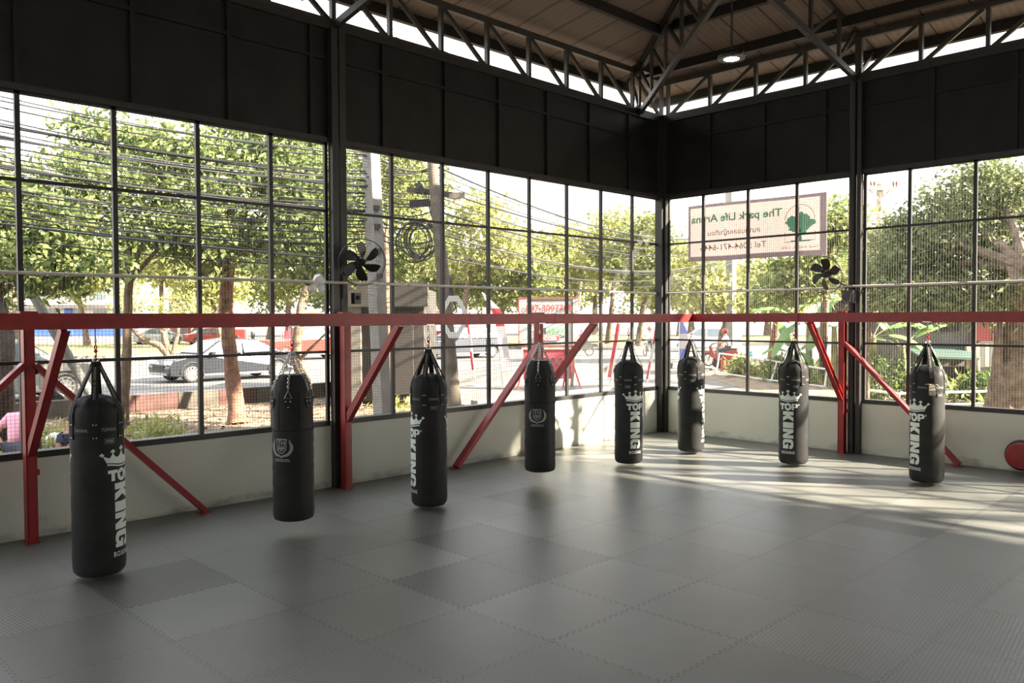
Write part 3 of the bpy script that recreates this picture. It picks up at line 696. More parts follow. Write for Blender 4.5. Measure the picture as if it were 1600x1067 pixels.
def chain_bag(name, label, x, y, emb_deg, ch_deg, z0=0.20, z1=1.78, r=0.222):
    t = thing(name, label, 'punching bag', (x, y, 0), 0, 'black chain-hung punching bags')
    view = math.atan2(CY-y, CX-x)
    p = [(0.02, z0), (r*.8, z0+.004), (r*.95, z0+.02), (r, z0+.06)]
    for k in range(1, 16): p.append((r*(1+.012*math.sin(k*2.3)), z0+.06+(1.2-z0-.06)*k/16))
    p += [(r*1.0, 1.2), (r*.985, 1.215), (r*.985, 1.42), (r*.97, 1.52), (r*.92, 1.62), (r*.83, 1.72), (r*.66, z1), (r*.62, z1+.02), (r*.3, z1+.02), (.02, z1+.02)]
    body = MB().lathe(p, 48).build('body', 'vinyl', t, smooth=True)
    MB().lathe([(r*.99, 1.19), (r*1.025, 1.195), (r*1.025, 1.21), (r*.99, 1.215)], 48).build('seam_piping', 'strap', body, smooth=True)
    for k in range(6):
        a = view+R(ch_deg+30+60*k); u = Vector((math.cos(a), math.sin(a), 0)); m = MB()
        m.tube([u*r*.995+Vector((0, 0, 1.21)), u*r*.995+Vector((0, 0, 1.42)), u*r*.93+Vector((0, 0, 1.62))], .0035, 5); m.build('panel_seam', 'strap', body)
    # emblem: shield between two laurel sprays with a ribbon
    m = MB(); s = .25
    def stroke(pts, w):
        for (ax_, ay_), (bx_, by_) in zip(pts, pts[1:]):
            d = Vector((bx_-ax_, by_-ay_)); n = Vector((-d.y, d.x)).normalized()*w/2
            m.add([(ax_+n.x, ay_+n.y, 0), (bx_+n.x, by_+n.y, 0), (bx_-n.x, by_-n.y, 0), (ax_-n.x, ay_-n.y, 0)], [(0,1,2,3)])
    stroke([(-.065,.205),(.065,.205)], .014); stroke([(-.062,.205),(-.055,.16),(-.058,.10),(-.03,.065),(0,.05),(.03,.065),(.058,.10),(.055,.16),(.062,.205)], .010)
    for ln in ([(-.042,.185),(-.005,.185)], [(-.024,.185),(-.024,.14)], [(.006,.19),(.006,.14)], [(.006,.165),(.04,.165)], [(.04,.19),(.04,.14)], [(-.035,.13),(-.035,.085)], [(-.035,.128),(-.008,.128)], [(-.008,.13),(-.008,.07)], [(.012,.128),(.012,.075)], [(.012,.128),(.036,.128)], [(.036,.13),(.036,.09)], [(-.035,.105),(.036,.105)]): stroke(ln, .011)
    for sg in (-1, 1):
        pts_o = [(.105,.225),(.098,.19),(.118,.165),(.135,.13),(.13,.085),(.105,.045),(.07,.022),(.03,.018),(0,.005)]
        pts_i = [(.103,.215),(.088,.19),(.092,.165),(.10,.13),(.096,.095),(.078,.065),(.052,.045),(.02,.036),(0,.022)]
        for i in range(len(pts_o)-1):
            q = [(sg*pts_o[i][0], pts_o[i][1], 0), (sg*pts_o[i+1][0], pts_o[i+1][1], 0), (sg*pts_i[i+1][0], pts_i[i+1][1], 0), (sg*pts_i[i][0], pts_i[i][1], 0)]
            k_ = 0.35 if i % 2 else 0
            m.add(q, [(0,1,2,3)])
    box2(m, -.085, -.012, .085, -.006)
    put_text(m, 'TOPKINGBOXING', (0, -.036, 0), (1, 0, 0), (0, 1, 0), .026, offset=.0008, width=.20)
    wrap(m, r*1.012, view+R(emb_deg), .905, .03).build('printed_emblem', 'greyprint', body, fix=False)
    zk = 2.055
    hook_set(t, 2.325, zk, view)
    for k in range(6):
        a = view+R(ch_deg)+k*PI/3; u = Vector((math.cos(a), math.sin(a), 0)); tg = Vector((-math.sin(a), math.cos(a), 0))
        m = MB(); m.add([u*(r*.985+.004)+tg*q+Vector((0, 0, z)) for q, z in ((-.045, 1.545), (.045, 1.545), (.04, 1.49), (.012, 1.435), (-.012, 1.435), (-.04, 1.49))], [(0,1,2,3,4,5)]); tb = m.build('anchor_tab', 'strap', t)
        m = MB()
        for q, z in ((-.025, 1.52), (.025, 1.52), (0, 1.46)): m.lathe([(.001, -.003), (.0075, -.002), (.0075, .002), (.001, .005)], 8, u*(r*.985+.008)+tg*q+Vector((0, 0, z)), u.to_track_quat('Z', 'Y').to_matrix())
        m.build('rivets', 'chrome', tb)
        m = MB(); tri = [u*(r*.97+.012)+tg*-.04+Vector((0, 0, 1.555)), u*(r*.97+.012)+tg*.04+Vector((0, 0, 1.555)), u*(r*.91+.02)+Vector((0, 0, 1.64))]
        m.tube(tri, .0045, 6, closed=True); m.build('triangle_ring', 'chrome', t, smooth=True)
        m = MB(); chain(m, [u*(r*.91+.02)+Vector((0, 0, 1.64)), u*(r*.80+.012)+Vector((0, 0, 1.74)), u*(r*.66)+Vector((0, 0, 1.80)), Vector((u.x*.012, u.y*.012, zk))])
        m.build('chain', 'chrome', t, smooth=True)
    return t
chain_bag('punching_bag', 'black chain-hung bag floating above the mats, crest on its left side', 2.02, -9.87, -34, -12)
chain_bag('punching_bag', 'black chain-hung bag in front of a red post, crest at its middle', 2.02, -5.9, -10, -6)

# ------------------------------------------------------------------ fans, lamp, small fittings
def fan(label, c, face, tilt, spin, mount):
    t = thing('wall_fan', label, 'fan', c, 0, 'black wall fans')
    f = Vector((math.cos(face)*math.cos(tilt), math.sin(face)*math.cos(tilt), math.sin(tilt)))
    rot = f.to_track_quat('Z', 'Y').to_matrix(); X, Y = rot @ Vector((1,0,0)), rot @ Vector((0,1,0))
    m = MB(); rr = .335
    m.tube(loop_pts(f*0.0, rr, 40, X, Y), .007, 6, closed=True); m.tube(loop_pts(-f*.05, rr*.985, 40, X, Y), .0035, 5, closed=True)
    for k in range(16):
        a = 2*PI*k/16; d = X*math.cos(a)+Y*math.sin(a); m.tube([d*rr, d*rr*.98-f*.06, d*rr*.5-f*.13, d*.06-f*.15], .0016, 4)
    m.build('guard', 'black', t, smooth=True)
    for k in range(6):
        a = spin+2*PI*k/6; n = 9; vs = []; m = MB()
        for i in range(n):
            s = i/(n-1); r_ = .05+.235*s; w = (.042+.105*math.sin(min(s*1.25, 1)*PI*.62))*(1-.35*max(0, s-.85)/.15)
            sweep = .35*s
            for q in (-1, 1):
                aa = a+sweep+q*w/(r_+.06)*.62
                h = .028*q
                vs.append(X*(r_*math.cos(aa))+Y*(r_*math.sin(aa))+f*(-.05+h))
        top = [v+f*.004 for v in vs]; fs = [(2*i, 2*i+1, 2*i+3, 2*i+2) for i in range(n-1)]; N = len(vs)
        fs += [(b+N, a_+N, d_+N, c_+N) for a_, b, c_, d_ in [(x_[0], x_[1], x_[2], x_[3]) for x_ in fs[:n-1]]] if False else [tuple(i+N for i in reversed(x_)) for x_ in fs[:n-1]]
        m.add(vs+top, fs); m.build('blade', 'black', t, smooth=True)
    m = MB().lathe([(.01, -.16), (.075, -.15), (.08, -.09), (.062, -.06), (.058, -.02), (.02, -.012), (.01, -.012)], 20, (0,0,0), rot); m.build('motor_hub', 'black', t, smooth=True)
    mv = Vector(mount)-Vector(c)
    m = MB().tube([-f*.15, -f*.2-Vector((0, 0, .1)), mv+Vector((0, 0, -.15)), mv+Vector((0, 0, -.45))], .016, 8); m.build('bracket', 'steel', t, smooth=True)
    return t
fA = (0.42, -7.84, 3.20)
fan('black wall fan on the left column above the red beam', fA, R(-20), R(-18), 0.35, (0.14, -7.98, 3.15))
fB = (3.72, -0.42, 3.14)
fan('black wall fan on the right column beside the banner', fB, R(-95), R(-16), 0.1, (4.0, -0.16, 3.1))
t = thing('switch_box', 'small black switch box below the fan on the left column', 'box', (0.17, -7.78, 2.70))
MB().box((0, 0, 0), (0.09, 0.11, 0.16)).build('case', 'black', t); MB().lathe([(.001, 0), (.03, .001), (.026, .018), (.001, .02)], 16, (.045, 0, .01), Matrix.Rotation(PI/2, 3, 'Y')).build('dial', 'strap', t, smooth=True)
tag(MB().tube([(0.16, -7.88, 2.95), (0.2, -7.7, 2.86), (0.18, -7.5, 2.85), (0.1, -7.3, 2.9), (0.12, -7.45, 2.82), (0.17, -7.65, 2.78), (0.12, -7.4, 2.74), (0.08, -7.25, 2.75)], 0.004, 5).build('loose_cable', 'pipe'), 'thin pale loose cable dangling beside the fan switch box', 'cable')
t = thing('switch_box', 'small black switch box with loose wires on the right column', 'box', (4.06, -0.2, 2.76))
MB().box((0, 0, 0), (0.2, 0.09, 0.22)).build('case', 'black', t)
MB().tube([(-.06, -.05, .08), (-.09, -.07, -.02), (-.02, -.08, -.1), (.06, -.07, -.08), (.08, -.05, .06)], .004, 5).build('loose_wire', 'pipe', t)
# white plastic bag tied round the pipe
def blob(m, c, r, seed, n=14, sq=(1,1,1), amp=.18):
    rg = random.Random(seed); ph = [rg.uniform(0, 6) for _ in range(6)]; prof = []
    vs = []; fs = []
    for i in range(n+1):
        th = PI*i/n
        for j in range(2*n):
            a = PI*j/n; k = 1+amp*(math.sin(3*a+ph[0]+2*th)*.5+math.sin(5*th+ph[1]+a*2)*.35+math.sin(7*a+ph[2])*.3*math.sin(th))
            vs.append((c[0]+r*sq[0]*k*math.sin(th)*math.cos(a), c[1]+r*sq[1]*k*math.sin(th)*math.sin(a), c[2]+r*sq[2]*k*math.cos(th)))
    N = 2*n
    for i in range(n):
        for j in range(N): fs.append((i*N+j, (i+1)*N+j, (i+1)*N+(j+1) % N, i*N+(j+1) % N))
    m.add(vs, fs)
pb = at(501, 438, 11.9); pb = Vector((0.07, -8.33, 2.92))
t = thing('plastic_bag', 'crumpled white plastic bag tied on the pipe left of the fan', 'bag', pb)
m = MB(); blob(m, (0, 0, 0.03), .085, 3, sq=(.9, 1, .95)); m.build('bundle', 'plasticbag', t, smooth=True)
m = MB(); blob(m, (.01, -.10, -.085), .06, 4, sq=(.5, 1.0, .9)); blob(m, (.02, .03, -.095), .06, 5, sq=(.5, .9, .9)); m.build('loose_end', 'plasticbag', t, smooth=True)
# lamp
lp = at(1143, 93, 10.3)
t = thing('pendant_lamp', 'round white pendant lamp hanging on a chain from the roof', 'lamp', lp)
MB().lathe([(.168, .012), (.172, .02), (.165, .05), (.10, .075), (.06, .11), (.02, .12)], 32).build('housing', 'black', t, smooth=True)
MB().lathe([(.145, .004), (.165, .004), (.172, .018), (.16, .02), (.145, .014)], 32).build('rim', 'steel', t, smooth=True)
MB().lathe([(.001, .0), (.14, .006), (.15, .012), (.001, .014)], 32).build('lens', 'lamp', t, smooth=True)
ztop = min(roofA(lp.x), roofB(lp.y))-lp.z-.02
m = MB(); chain(m, [(0, 0, .12), (0.01, 0, ztop)], .05, .006); m.build('chain', 'steel', t, smooth=True)
MB().tube([(.1, -.09, .02), (.15, -.15, -.01), (.21, -.12, -.02), (.2, -.05, .05)], .004, 5).build('wire', 'pipe', t)
# wall socket low on the left wall
t = thing('wall_socket', 'white double wall socket low on the left wall beside the red post', 'socket', (0.006, -11.83, 0.20))
MB().box((0, 0, 0), (0.012, 0.12, 0.075)).build('plate', 'socket', t); MB().box((.007, -.025, 0), (.004, .03, .04)).build('outlet', 'white', t); MB().box((.007, .025, 0), (.004, .03, .04)).build('outlet', 'white', t)
# red strike pad with black rim at the right edge
t = thing('strike_pad', 'round red pad with black rim standing against the right wall at the photo edge', 'pad', (6.74, -0.16, 0.0))
MB().lathe([(.001, 0), (.20, 0), (.205, .02), (.205, .10), (.19, .12), (.001, .13)], 40, (0, 0, .275), Matrix.Rotation(PI/2, 3, 'X') @ Matrix.Rotation(0, 3, 'Z')).build('cushion', 'red', t, smooth=True)
MB().lathe([(.205, -.03), (.235, -.025), (.24, .0), (.235, .03), (.205, .035)], 40, (0, 0, .275), Matrix.Rotation(PI/2, 3, 'X')).build('rim', 'black', t, smooth=True)
# ================================================================== OUTSIDE: GROUND
GZ, RZ = -0.15, 0.15
def flat(name, pts, z, mat, t=0.1):
    m = MB(); m.prism(pts, (0, 0, z-t), (1, 0, 0), (0, 1, 0), (0, 0, 1), t); return struct(m.build(name, mat))
flat('ground', [(-13.2, -60), (60, -60), (60, 60), (-13.2, 60)], GZ, 'soil', 0.5)
flat('road', [(-160, -120), (-13.4, -120), (-13.4, 2), (-14.2, 12), (-12.4, 24), (-6, 34), (30, 44), (60, 46), (60, 140), (-160, 140)], RZ, 'asphalt', 0.5)
flat('lawn', [(-75, -90), (-41, -90), (-40, 7), (-36, 24), (-29, 38), (-18, 50), (10, 62), (60, 66), (60, 75), (-10, 85), (-45, 70), (-68, 40)], RZ+0.14, 'grassland', 0.2)
m = MB()
for q in ([(-41, -90), (-40, 7), (-36, 24), (-29, 38), (-18, 50), (10, 62), (60, 66)],):
    for a, b in zip(q, q[1:]): m.bar((*a, RZ+0.1), (*b, RZ+0.1), 0.5, 0.24)
struct(m.build('kerb_far', 'pave'))
flat('pavement', [(-13.2, 1.6), (-7.4, 1.2), (-1.5, 1.0), (-0.2, 0.3), (18, 0.3), (18, 4.6), (3, 6.0), (-3.4, 10.2), (-9.6, 16.4), (-12.6, 23), (-14.2, 12)], GZ+0.05, 'pave', 0.1)
flat('garden_bed', [(3, 6.0), (-3.4, 10.2), (-9.6, 16.4), (-12.4, 24), (-6, 33.5), (30, 43), (60, 45), (60, 5), (18, 4.6)], GZ+0.06, 'soil', 0.1)
m = MB(); m2 = MB()
for k in range(26):
    a = -30+k*1.2
    if k % 3 == 1 or k % 5 == 0: m2.rng((-13.45, a, GZ-.1), (-13.2, a+1.18, RZ+.17))
    else: m.rng((-13.45, a, GZ-.1), (-13.2, a+1.18, RZ+.17))
kb = m.build('kerb_near', 'kerb'); struct(kb); m2.build('red_kerb_blocks', 'kerbred', kb)
m = MB(); m.rng((-7.2, 1.0, GZ), (-6.9, 8.0, GZ+.24)); struct(m.build('kerb_slab', 'concrete'))
# litter of dead leaves and weeds on the soil strip
def leaf_cloud(P, N, L, W, up=None, flat_=0.0, droop=0.3):
    """P (n,3) base points -> diamond leaves with random directions; returns verts, faces arrays"""
    n = len(P); d = RNG.normal(size=(n, 3)); d[:, 2] = d[:, 2]*(1-flat_)-droop
    d /= np.linalg.norm(d, axis=1)[:, None]
    a = RNG.normal(size=(n, 3)); 
    if flat_ > 0.6: a = np.tile(np.array([[0, 0, 1.0]]), (n, 1))+a*0.25
    s = np.cross(d, a); s /= np.linalg.norm(s, axis=1)[:, None]+1e-9
    nn = np.cross(s, d)
    ln = L*RNG.uniform(0.65, 1.25, n)[:, None]; wd = W*RNG.uniform(0.7, 1.2, n)[:, None]
    v0 = P; v1 = P+d*ln*0.42+s*wd*0.5+nn*ln*0.05; v2 = P+d*ln-nn*ln*0.12; v3 = P+d*ln*0.42-s*wd*0.5+nn*ln*0.05
    V = np.stack([v0, v1, v2, v3], 1).reshape(-1, 3)
    return V
def quads_obj(name, V, mat, parent=None):
    n = len(V)//4; me = bpy.data.meshes.new(name); me.vertices.add(len(V)); me.vertices.foreach_set('co', V.astype(np.float32).ravel())
    me.loops.add(n*4); me.loops.foreach_set('vertex_index', np.arange(n*4, dtype=np.int32)); me.polygons.add(n)
    me.polygons.foreach_set('loop_start', np.arange(0, n*4, 4, dtype=np.int32)); me.update(calc_edges=True); me.validate()
    me.materials.append(MT[mat]); o = bpy.data.objects.new(name, me); COL.objects.link(o)
    if parent is not None: o.parent = parent
    return o
def clump_points(blobs, n, csize, ncl):
    """blobs: (cx,cy,cz, rx,ry,rz, weight); leaves gather round cluster centres biased to the shell"""
    w = np.array([b[6] for b in blobs]); w = w/w.sum(); pick = RNG.choice(len(blobs), ncl, p=w)
    B = np.array([b[:6] for b in blobs])[pick]
    d = RNG.normal(size=(ncl, 3)); d /= np.linalg.norm(d, axis=1)[:, None]; r = RNG.uniform(0.25, 1, ncl)**0.55
    cc = B[:, :3]+d*r[:, None]*B[:, 3:]
    k = RNG.integers(0, ncl, n); off = RNG.normal(size=(n, 3))*csize*np.array([1, 1, 0.6])
    return cc[k]+off
P = np.stack([RNG.uniform(-12.9, -0.4, 6000), RNG.uniform(-16, 1, 6000), np.full(6000, GZ+.01)], 1); P[:, 2] += RNG.random(6000)*0.05
tag(quads_obj('fallen_leaves', leaf_cloud(P, None, .13, .06, flat_=.9, droop=0), 'litter'), 'brown fallen leaves littering the soil strip before the kerb', 'leaves', kind='stuff')
g = [(at(85, 672, 16), .9), (at(250, 672, 17.5), .5), (at(238, 660, 18.5), .6), (at(640, 640, 20), .7), (at(110, 650, 17.5), .8), (at(620, 620, 24), .9)]
pts = []
for c, s_ in g:
    q = RNG.normal(size=(260, 3))*s_*0.45; q[:, 2] = GZ+np.abs(RNG.normal(size=260))*.15; q[:, 0] += c.x; q[:, 1] += c.y; pts.append(q)
tag(quads_obj('weeds', leaf_cloud(np.concatenate(pts), None, .2, .06, droop=-.6), 'leafyel'), 'green weeds growing on the soil outside the left windows', 'weeds', kind='stuff')
pts = []
for _ in range(150):
    a, b = RNG.random(2); base = np.array([-9.3, 17.6])*(1-a)+np.array([6, 9])*a+np.array([0.5, 0.85])*b*9
    q = RNG.normal(size=(60, 3))*np.array([.5, .5, 0]); q[:, 2] = GZ+.05+np.abs(RNG.normal(size=60))*.22; q[:, :2] += base; pts.append(q)
tag(quads_obj('undergrowth', leaf_cloud(np.concatenate(pts), None, .34, .09, droop=-.5), 'leaf'), 'low green undergrowth in the garden bed behind the white rail', 'plants', kind='stuff')

# ================================================================== TREES
def tree(label, base, path, radii, bark, blobs, n, L, W, leafm, csize=0.35, ncl=None, branches=(), group=None, droop=0.3, name='tree'):
    """path: list of world points of the trunk; blobs relative to world"""
    base = Vector(base); t = thing(name, label, 'tree', base, 0, group)
    rel = lambda p: Vector(p)-base
    m = MB(); pp = [rel(p) for p in path]
    fine = []; fr = []
    for i in range(len(pp)-1):
        for k in range(4):
            s = k/4; fine.append(pp[i].lerp(pp[i+1], s)+Vector((random.uniform(-1, 1), random.uniform(-1, 1), 0))*radii[i]*.12); fr.append((radii[i]*(1-s)+radii[i+1]*s)*(1+random.uniform(-.06, .06)))
    fine.append(pp[-1]); fr.append(radii[-1])
    fr[0] *= 1.25
    m.tube(fine, fr, 12); m.build('trunk', bark, t, smooth=True)
    for br in branches:
        k = len(br[0]); m = MB(); m.tube([rel(p) for p in br[0]], [br[1]*(1-.65*i/(k-1)) for i in range(k)], 8); m.build('branch', bark, t, smooth=True)
    if n:
        P = clump_points(blobs, n, csize, ncl or max(20, n//45)); P -= np.array(base)
        quads_obj('foliage', leaf_cloud(P, None, L, W, droop=droop), leafm, t)
    return t
def blob_at(x, y, d, rx, ry, rd=None, w=1.0):
    """ellipsoid seen at photo (x, y), depth d, half sizes in photo pixels"""
    c = at(x, y, d); k = d/FPX; rd = rd if rd else (rx+ry)/2*k
    r = max(rx*k, 0.1)
    return (c.x, c.y, c.z, (r+rd)/2, (r+rd)/2, ry*k, w)
def auto_branches(path_top, blobs, r, n=4):
    out = []
    for b in blobs[:n]:
        c = Vector(b[:3]); mid = Vector(path_top).lerp(c, .5)+Vector((0, 0, .15)); out.append(([path_top, mid, c], r))
    return out
# street trees beside the left wall
b1 = [blob_at(205, 330, 18.5, 80, 75), blob_at(120, 300, 17.5, 55, 65), blob_at(170, 215, 19, 65, 42, w=.8), blob_at(270, 250, 19, 60, 60), blob_at(100, 400, 16.5, 70, 38, w=.9), blob_at(300, 350, 18.5, 50, 55)]
tb = gnd(193, 668)
tree('pale-barked tree with a forked trunk left of the red-barked street tree', tb, [tb, at(196, 600, 19.2), at(199, 520, 19.1), at(202, 440, 19)], [.125, .11, .10, .095], 'bark', b1, 9000, .21, .10, 'leafbig', .30, 200, auto_branches(at(202, 440, 19), b1, .06, 6), 'street trees outside the left windows')
b2 = [blob_at(400, 330, 20, 85, 75), blob_at(470, 280, 20, 70, 65), blob_at(345, 260, 20, 70, 60), blob_at(430, 215, 21, 90, 40), blob_at(490, 385, 19.5, 55, 55), blob_at(330, 385, 19, 45, 35, w=.5)]
tb = gnd(371, 662)
tree('tree with a thick reddish trunk beside the leftmost chain-hung bag', tb, [tb, at(365, 600, 20.3), at(358, 540, 20.2), at(352, 470, 20.1), at(361, 400, 20)], [.22, .18, .165, .16, .15], 'redbark', b2, 9500, .22, .10, 'leafbig', .32, 190, auto_branches(at(361, 400, 20), b2, .07, 6), 'street trees outside the left windows')
b3 = [blob_at(545, 420, 25, 45, 45, w=.6), blob_at(520, 320, 24, 60, 80), blob_at(600, 330, 25, 60, 85), blob_at(650, 300, 25, 45, 45), blob_at(640, 390, 25, 50, 50), blob_at(500, 250, 24, 60, 40), blob_at(440, 400, 24, 45, 35, w=.6)]
tb = gnd(470, 640)
tree('tree with a pale trunk behind the leftmost chain-hung bag', tb, [tb, at(478, 600, 22.5), at(462, 560, 22.6), at(470, 480, 23), at(490, 420, 23.5)], [.2, .16, .13, .12, .11], 'bark', b3, 10500, .19, .09, 'leaf', .36, 230, auto_branches(at(490, 420, 23.5), b3, .07, 6)+[([at(465, 565, 22.6), at(490, 540, 22.4), at(510, 520, 22.3)], .07)], 'street trees outside the left windows')
b0 = [blob_at(30, 330, 16, 70, 60), blob_at(-30, 420, 15, 60, 60), blob_at(60, 420, 16.5, 50, 35), blob_at(-60, 300, 15, 60, 60)]
tb = gnd(-2, 700)
tree('dark rough tree trunk at the left edge of the windows', tb, [tb, at(2, 600, 14.6), at(6, 540, 14.6), at(-6, 470, 14.8)], [.24, .2, .19, .15], 'darkbark', b0, 5200, .20, .10, 'leafbig', .3, 120, auto_branches(at(-6, 470, 14.8), b0, .06, 4), 'street trees outside the left windows')
tb = gnd(607, 650)
b4 = [blob_at(620, 250, 22, 45, 45), blob_at(585, 300, 22.5, 45, 60), blob_at(545, 360, 23, 35, 50, w=.6)]
tree('slim brown tree trunk right beside the concrete power pole', tb, [tb, at(608, 560, 20.5), at(604, 470, 20.6), at(602, 380, 20.8)], [.11, .1, .09, .08], 'bark', b4, 3600, .17, .08, 'leaf', .34, 80, auto_branches(at(602, 380, 20.8), b4, .05, 3), 'street trees outside the left windows')
tb = gnd(158, 640)
t = thing('leaning_pole', 'grey pole leaning to the left in front of the passing car', 'pole', tb)
MB().tube([Vector((0, 0, -.1)), at(40, 440, 21.5)-tb, at(10, 390, 21.8)-tb], [.125, .12, .11], 12).build('pole_shaft', 'greypole', t, smooth=True)
# trees on the lawn across the road
FG = 'trees on the lawn across the road'
far = [(20, 380, 70, 70, 1, 0), (120, 420, 66, 55, 1, 0), (250, 400, 66, 65, 1, 1), (330, 440, 62, 40, 1, 1), (430, 420, 68, 60, 0, 0), (540, 410, 68, 70, 0, 1), (655, 440, 62, 55, 0, 1), (735, 370, 58, 80, 1, 1), (795, 430, 60, 66, 0, 1), (850, 415, 64, 60, 1, 1), (905, 395, 70, 66, 1, 0), (960, 385, 66, 62, 1, 1), (1015, 400, 62, 66, 0, 1), (1075, 430, 58, 55, 1, 1)]
lab = ['lawn tree behind the passing grey car at the far left', 'lawn tree before the white building with the blue band', 'lawn tree before the red arches, with low crooked branches', 'small lawn tree right of the red arches', 'lawn tree behind the black sedan', 'lawn tree behind the red pickup', 'lawn tree behind the small grey hut', 'tall yellow lawn tree right of the cable coil', 'lawn tree behind the white feather flag', 'lawn tree behind the phone-number board', 'lawn tree just right of the phone-number board', 'lawn tree behind the red feather flags', 'lawn tree left of the corner column', 'lawn tree right of the corner column']
for (x, y, d, r, ye, lean), lb in zip(far, lab):
    c = at(x, y, d); base = Vector((c.x+random.uniform(-1, 1), c.y+random.uniform(-1, 1), RZ+.14)); k = d/FPX
    bl = [blob_at(x, y, d, r, r*.75), blob_at(x-r*.6, y+r*.2, d+1, r*.55, r*.5), blob_at(x+r*.6, y+r*.1, d-1, r*.6, r*.5), blob_at(x, y+r*.5, d, r*.9, r*.3, w=.6), blob_at(x+r*.1, y-r*.5, d, r*.5, r*.45, w=.7)]
    top = Vector((c.x, c.y, c.z-r*k*.45)); mid = base.lerp(top, .5)+Vector((random.uniform(-.4, .4), random.uniform(-.4, .4), 0))*lean
    tree(lb, base, [base, mid, top], [.28, .2, .16], 'bark', bl, 5200, .40, .22, 'leafyel' if ye else 'leaf', .55, 150, auto_branches(top, bl, .12, 4), FG)
# crooked low trunk on the lawn
tb = at(268, 556, 45); tb.z = RZ+.1
tree('crooked bare trunk leaning left on the lawn behind the sedan bonnet', tb, [tb, at(250, 540, 45), at(225, 530, 45), at(203, 510, 44.5)], [.22, .2, .16, .12], 'bark', [blob_at(290, 480, 45, 50, 25), blob_at(215, 470, 45, 40, 25)], 900, .26, .14, 'leafyel', .4, 40, [([at(262, 550, 45), at(255, 520, 45), at(235, 505, 45)], .13), ([tb, at(278, 520, 45), at(283, 470, 45)], .16)], FG)
# distant dark-green belt closing the view
bel = [(60, 440, 126, 120), (260, 430, 128, 120), (450, 430, 105, 110), (620, 440, 105, 100), (780, 440, 108, 90), (930, 440, 110, 90), (1080, 445, 100, 80), (1200, 440, 95, 80), (1320, 420, 90, 80)]
labb = ['hazy tree at the back, left end of the distant row', 'hazy tree at the back behind the red arches', 'hazy tree at the back behind the sedan', 'hazy tree at the back behind the grey hut', 'hazy tree at the back behind the feather flags', 'hazy tree at the back left of the corner column', 'hazy tree at the back behind the white car', 'hazy tree at the back behind the concrete lamp pole', 'hazy tree at the back, right end of the distant row']
for (x, y, d, r), lb in zip(bel, labb):
    c = at(x, y, d); base = Vector((c.x, c.y, RZ)); bl = [blob_at(x, y, d, r, r*.45), blob_at(x-r*.5, y+12, d, r*.6, r*.4), blob_at(x+r*.5, y+8, d, r*.6, r*.4)]
    tree(lb, base, [base, Vector((c.x, c.y, c.z))], [.4, .25], 'bark', bl, 4200, .7, .4, 'leafyel' if x > 700 else 'leaf', .8, 130, (), 'distant trees')
# trees beyond the right wall
br_ = [blob_at(1560, 300, 19, 75, 60), blob_at(1620, 380, 18.5, 80, 75), blob_at(1520, 400, 19, 70, 60), blob_at(1450, 420, 20, 55, 45), blob_at(1480, 330, 20, 45, 45, w=.7), blob_at(1420, 370, 20.5, 30, 35, w=.35), blob_at(1570, 450, 18, 60, 35), blob_at(1480, 468, 20.5, 60, 22, w=.7), blob_at(1560, 476, 19.5, 50, 18, w=.5)]
tb = gnd(1585, 672)
tree('big tree with a broad buttressed trunk at the right edge outside', tb, [tb, at(1588, 600, 18), at(1600, 540, 18), at(1612, 480, 17.8), at(1605, 420, 17)], [.62, .52, .46, .42, .36], 'bark', br_, 17500, .17, .075, 'leafmute', .30, 260, auto_branches(at(1605, 420, 17), br_, .14, 7)+[([at(1572, 640, 17.8), at(1558, 560, 17.9), at(1563, 500, 17.9)], .16)], 'trees beyond the right wall')
br2 = [blob_at(1390, 440, 20, 50, 45), blob_at(1440, 465, 19, 60, 25), blob_at(1370, 390, 22, 30, 40, w=.5)]
tb = gnd(1352, 640)
tree('smaller leafy tree just right of the right black column', tb, [tb, at(1352, 560, 20), at(1360, 470, 20)], [.10, .09, .08], 'bark', br2, 5200, .18, .08, 'leafmute', .3, 110, auto_branches(at(1360, 470, 20), br2, .05, 3), 'trees beyond the right wall')
br3 = [blob_at(1290, 400, 27, 45, 70), blob_at(1240, 440, 28, 45, 35), blob_at(1310, 350, 27, 25, 35, w=.6)]
tb = gnd(1285, 590)
tree('bright green tree behind the fan on the right column', tb, [tb, at(1288, 500, 27), at(1290, 420, 27)], [.16, .13, .1], 'bark', br3, 5200, .24, .12, 'leaf', .4, 120, auto_branches(at(1290, 420, 27), br3, .07, 3), 'trees beyond the right wall')
br4 = [blob_at(1115, 455, 41, 55, 35), blob_at(1165, 450, 42, 45, 40), blob_at(1085, 430, 42, 40, 30)]
tb = gnd(1124, 568, RZ)
tree('tree with a leaning rough trunk beside the concrete lamp pole', tb, [tb, at(1130, 530, 41), at(1138, 490, 41)], [.3, .26, .2], 'bark', br4, 5000, .32, .17, 'leafyel', .45, 130, auto_branches(at(1138, 490, 41), br4, .1, 3), 'trees beyond the right wall')
br5 = [blob_at(1215, 470, 36, 35, 20), blob_at(1195, 455, 37, 30, 25)]
tb = gnd(1205, 566, RZ-.1)
tree('rough slim trunk behind the middle of the white rail', tb, [tb, at(1209, 535, 38), at(1214, 500, 38)], [.22, .18, .17], 'redbark', br5, 1500, .3, .15, 'leaf', .4, 50, auto_branches(at(1214, 500, 38), br5, .08, 2), 'trees beyond the right wall')
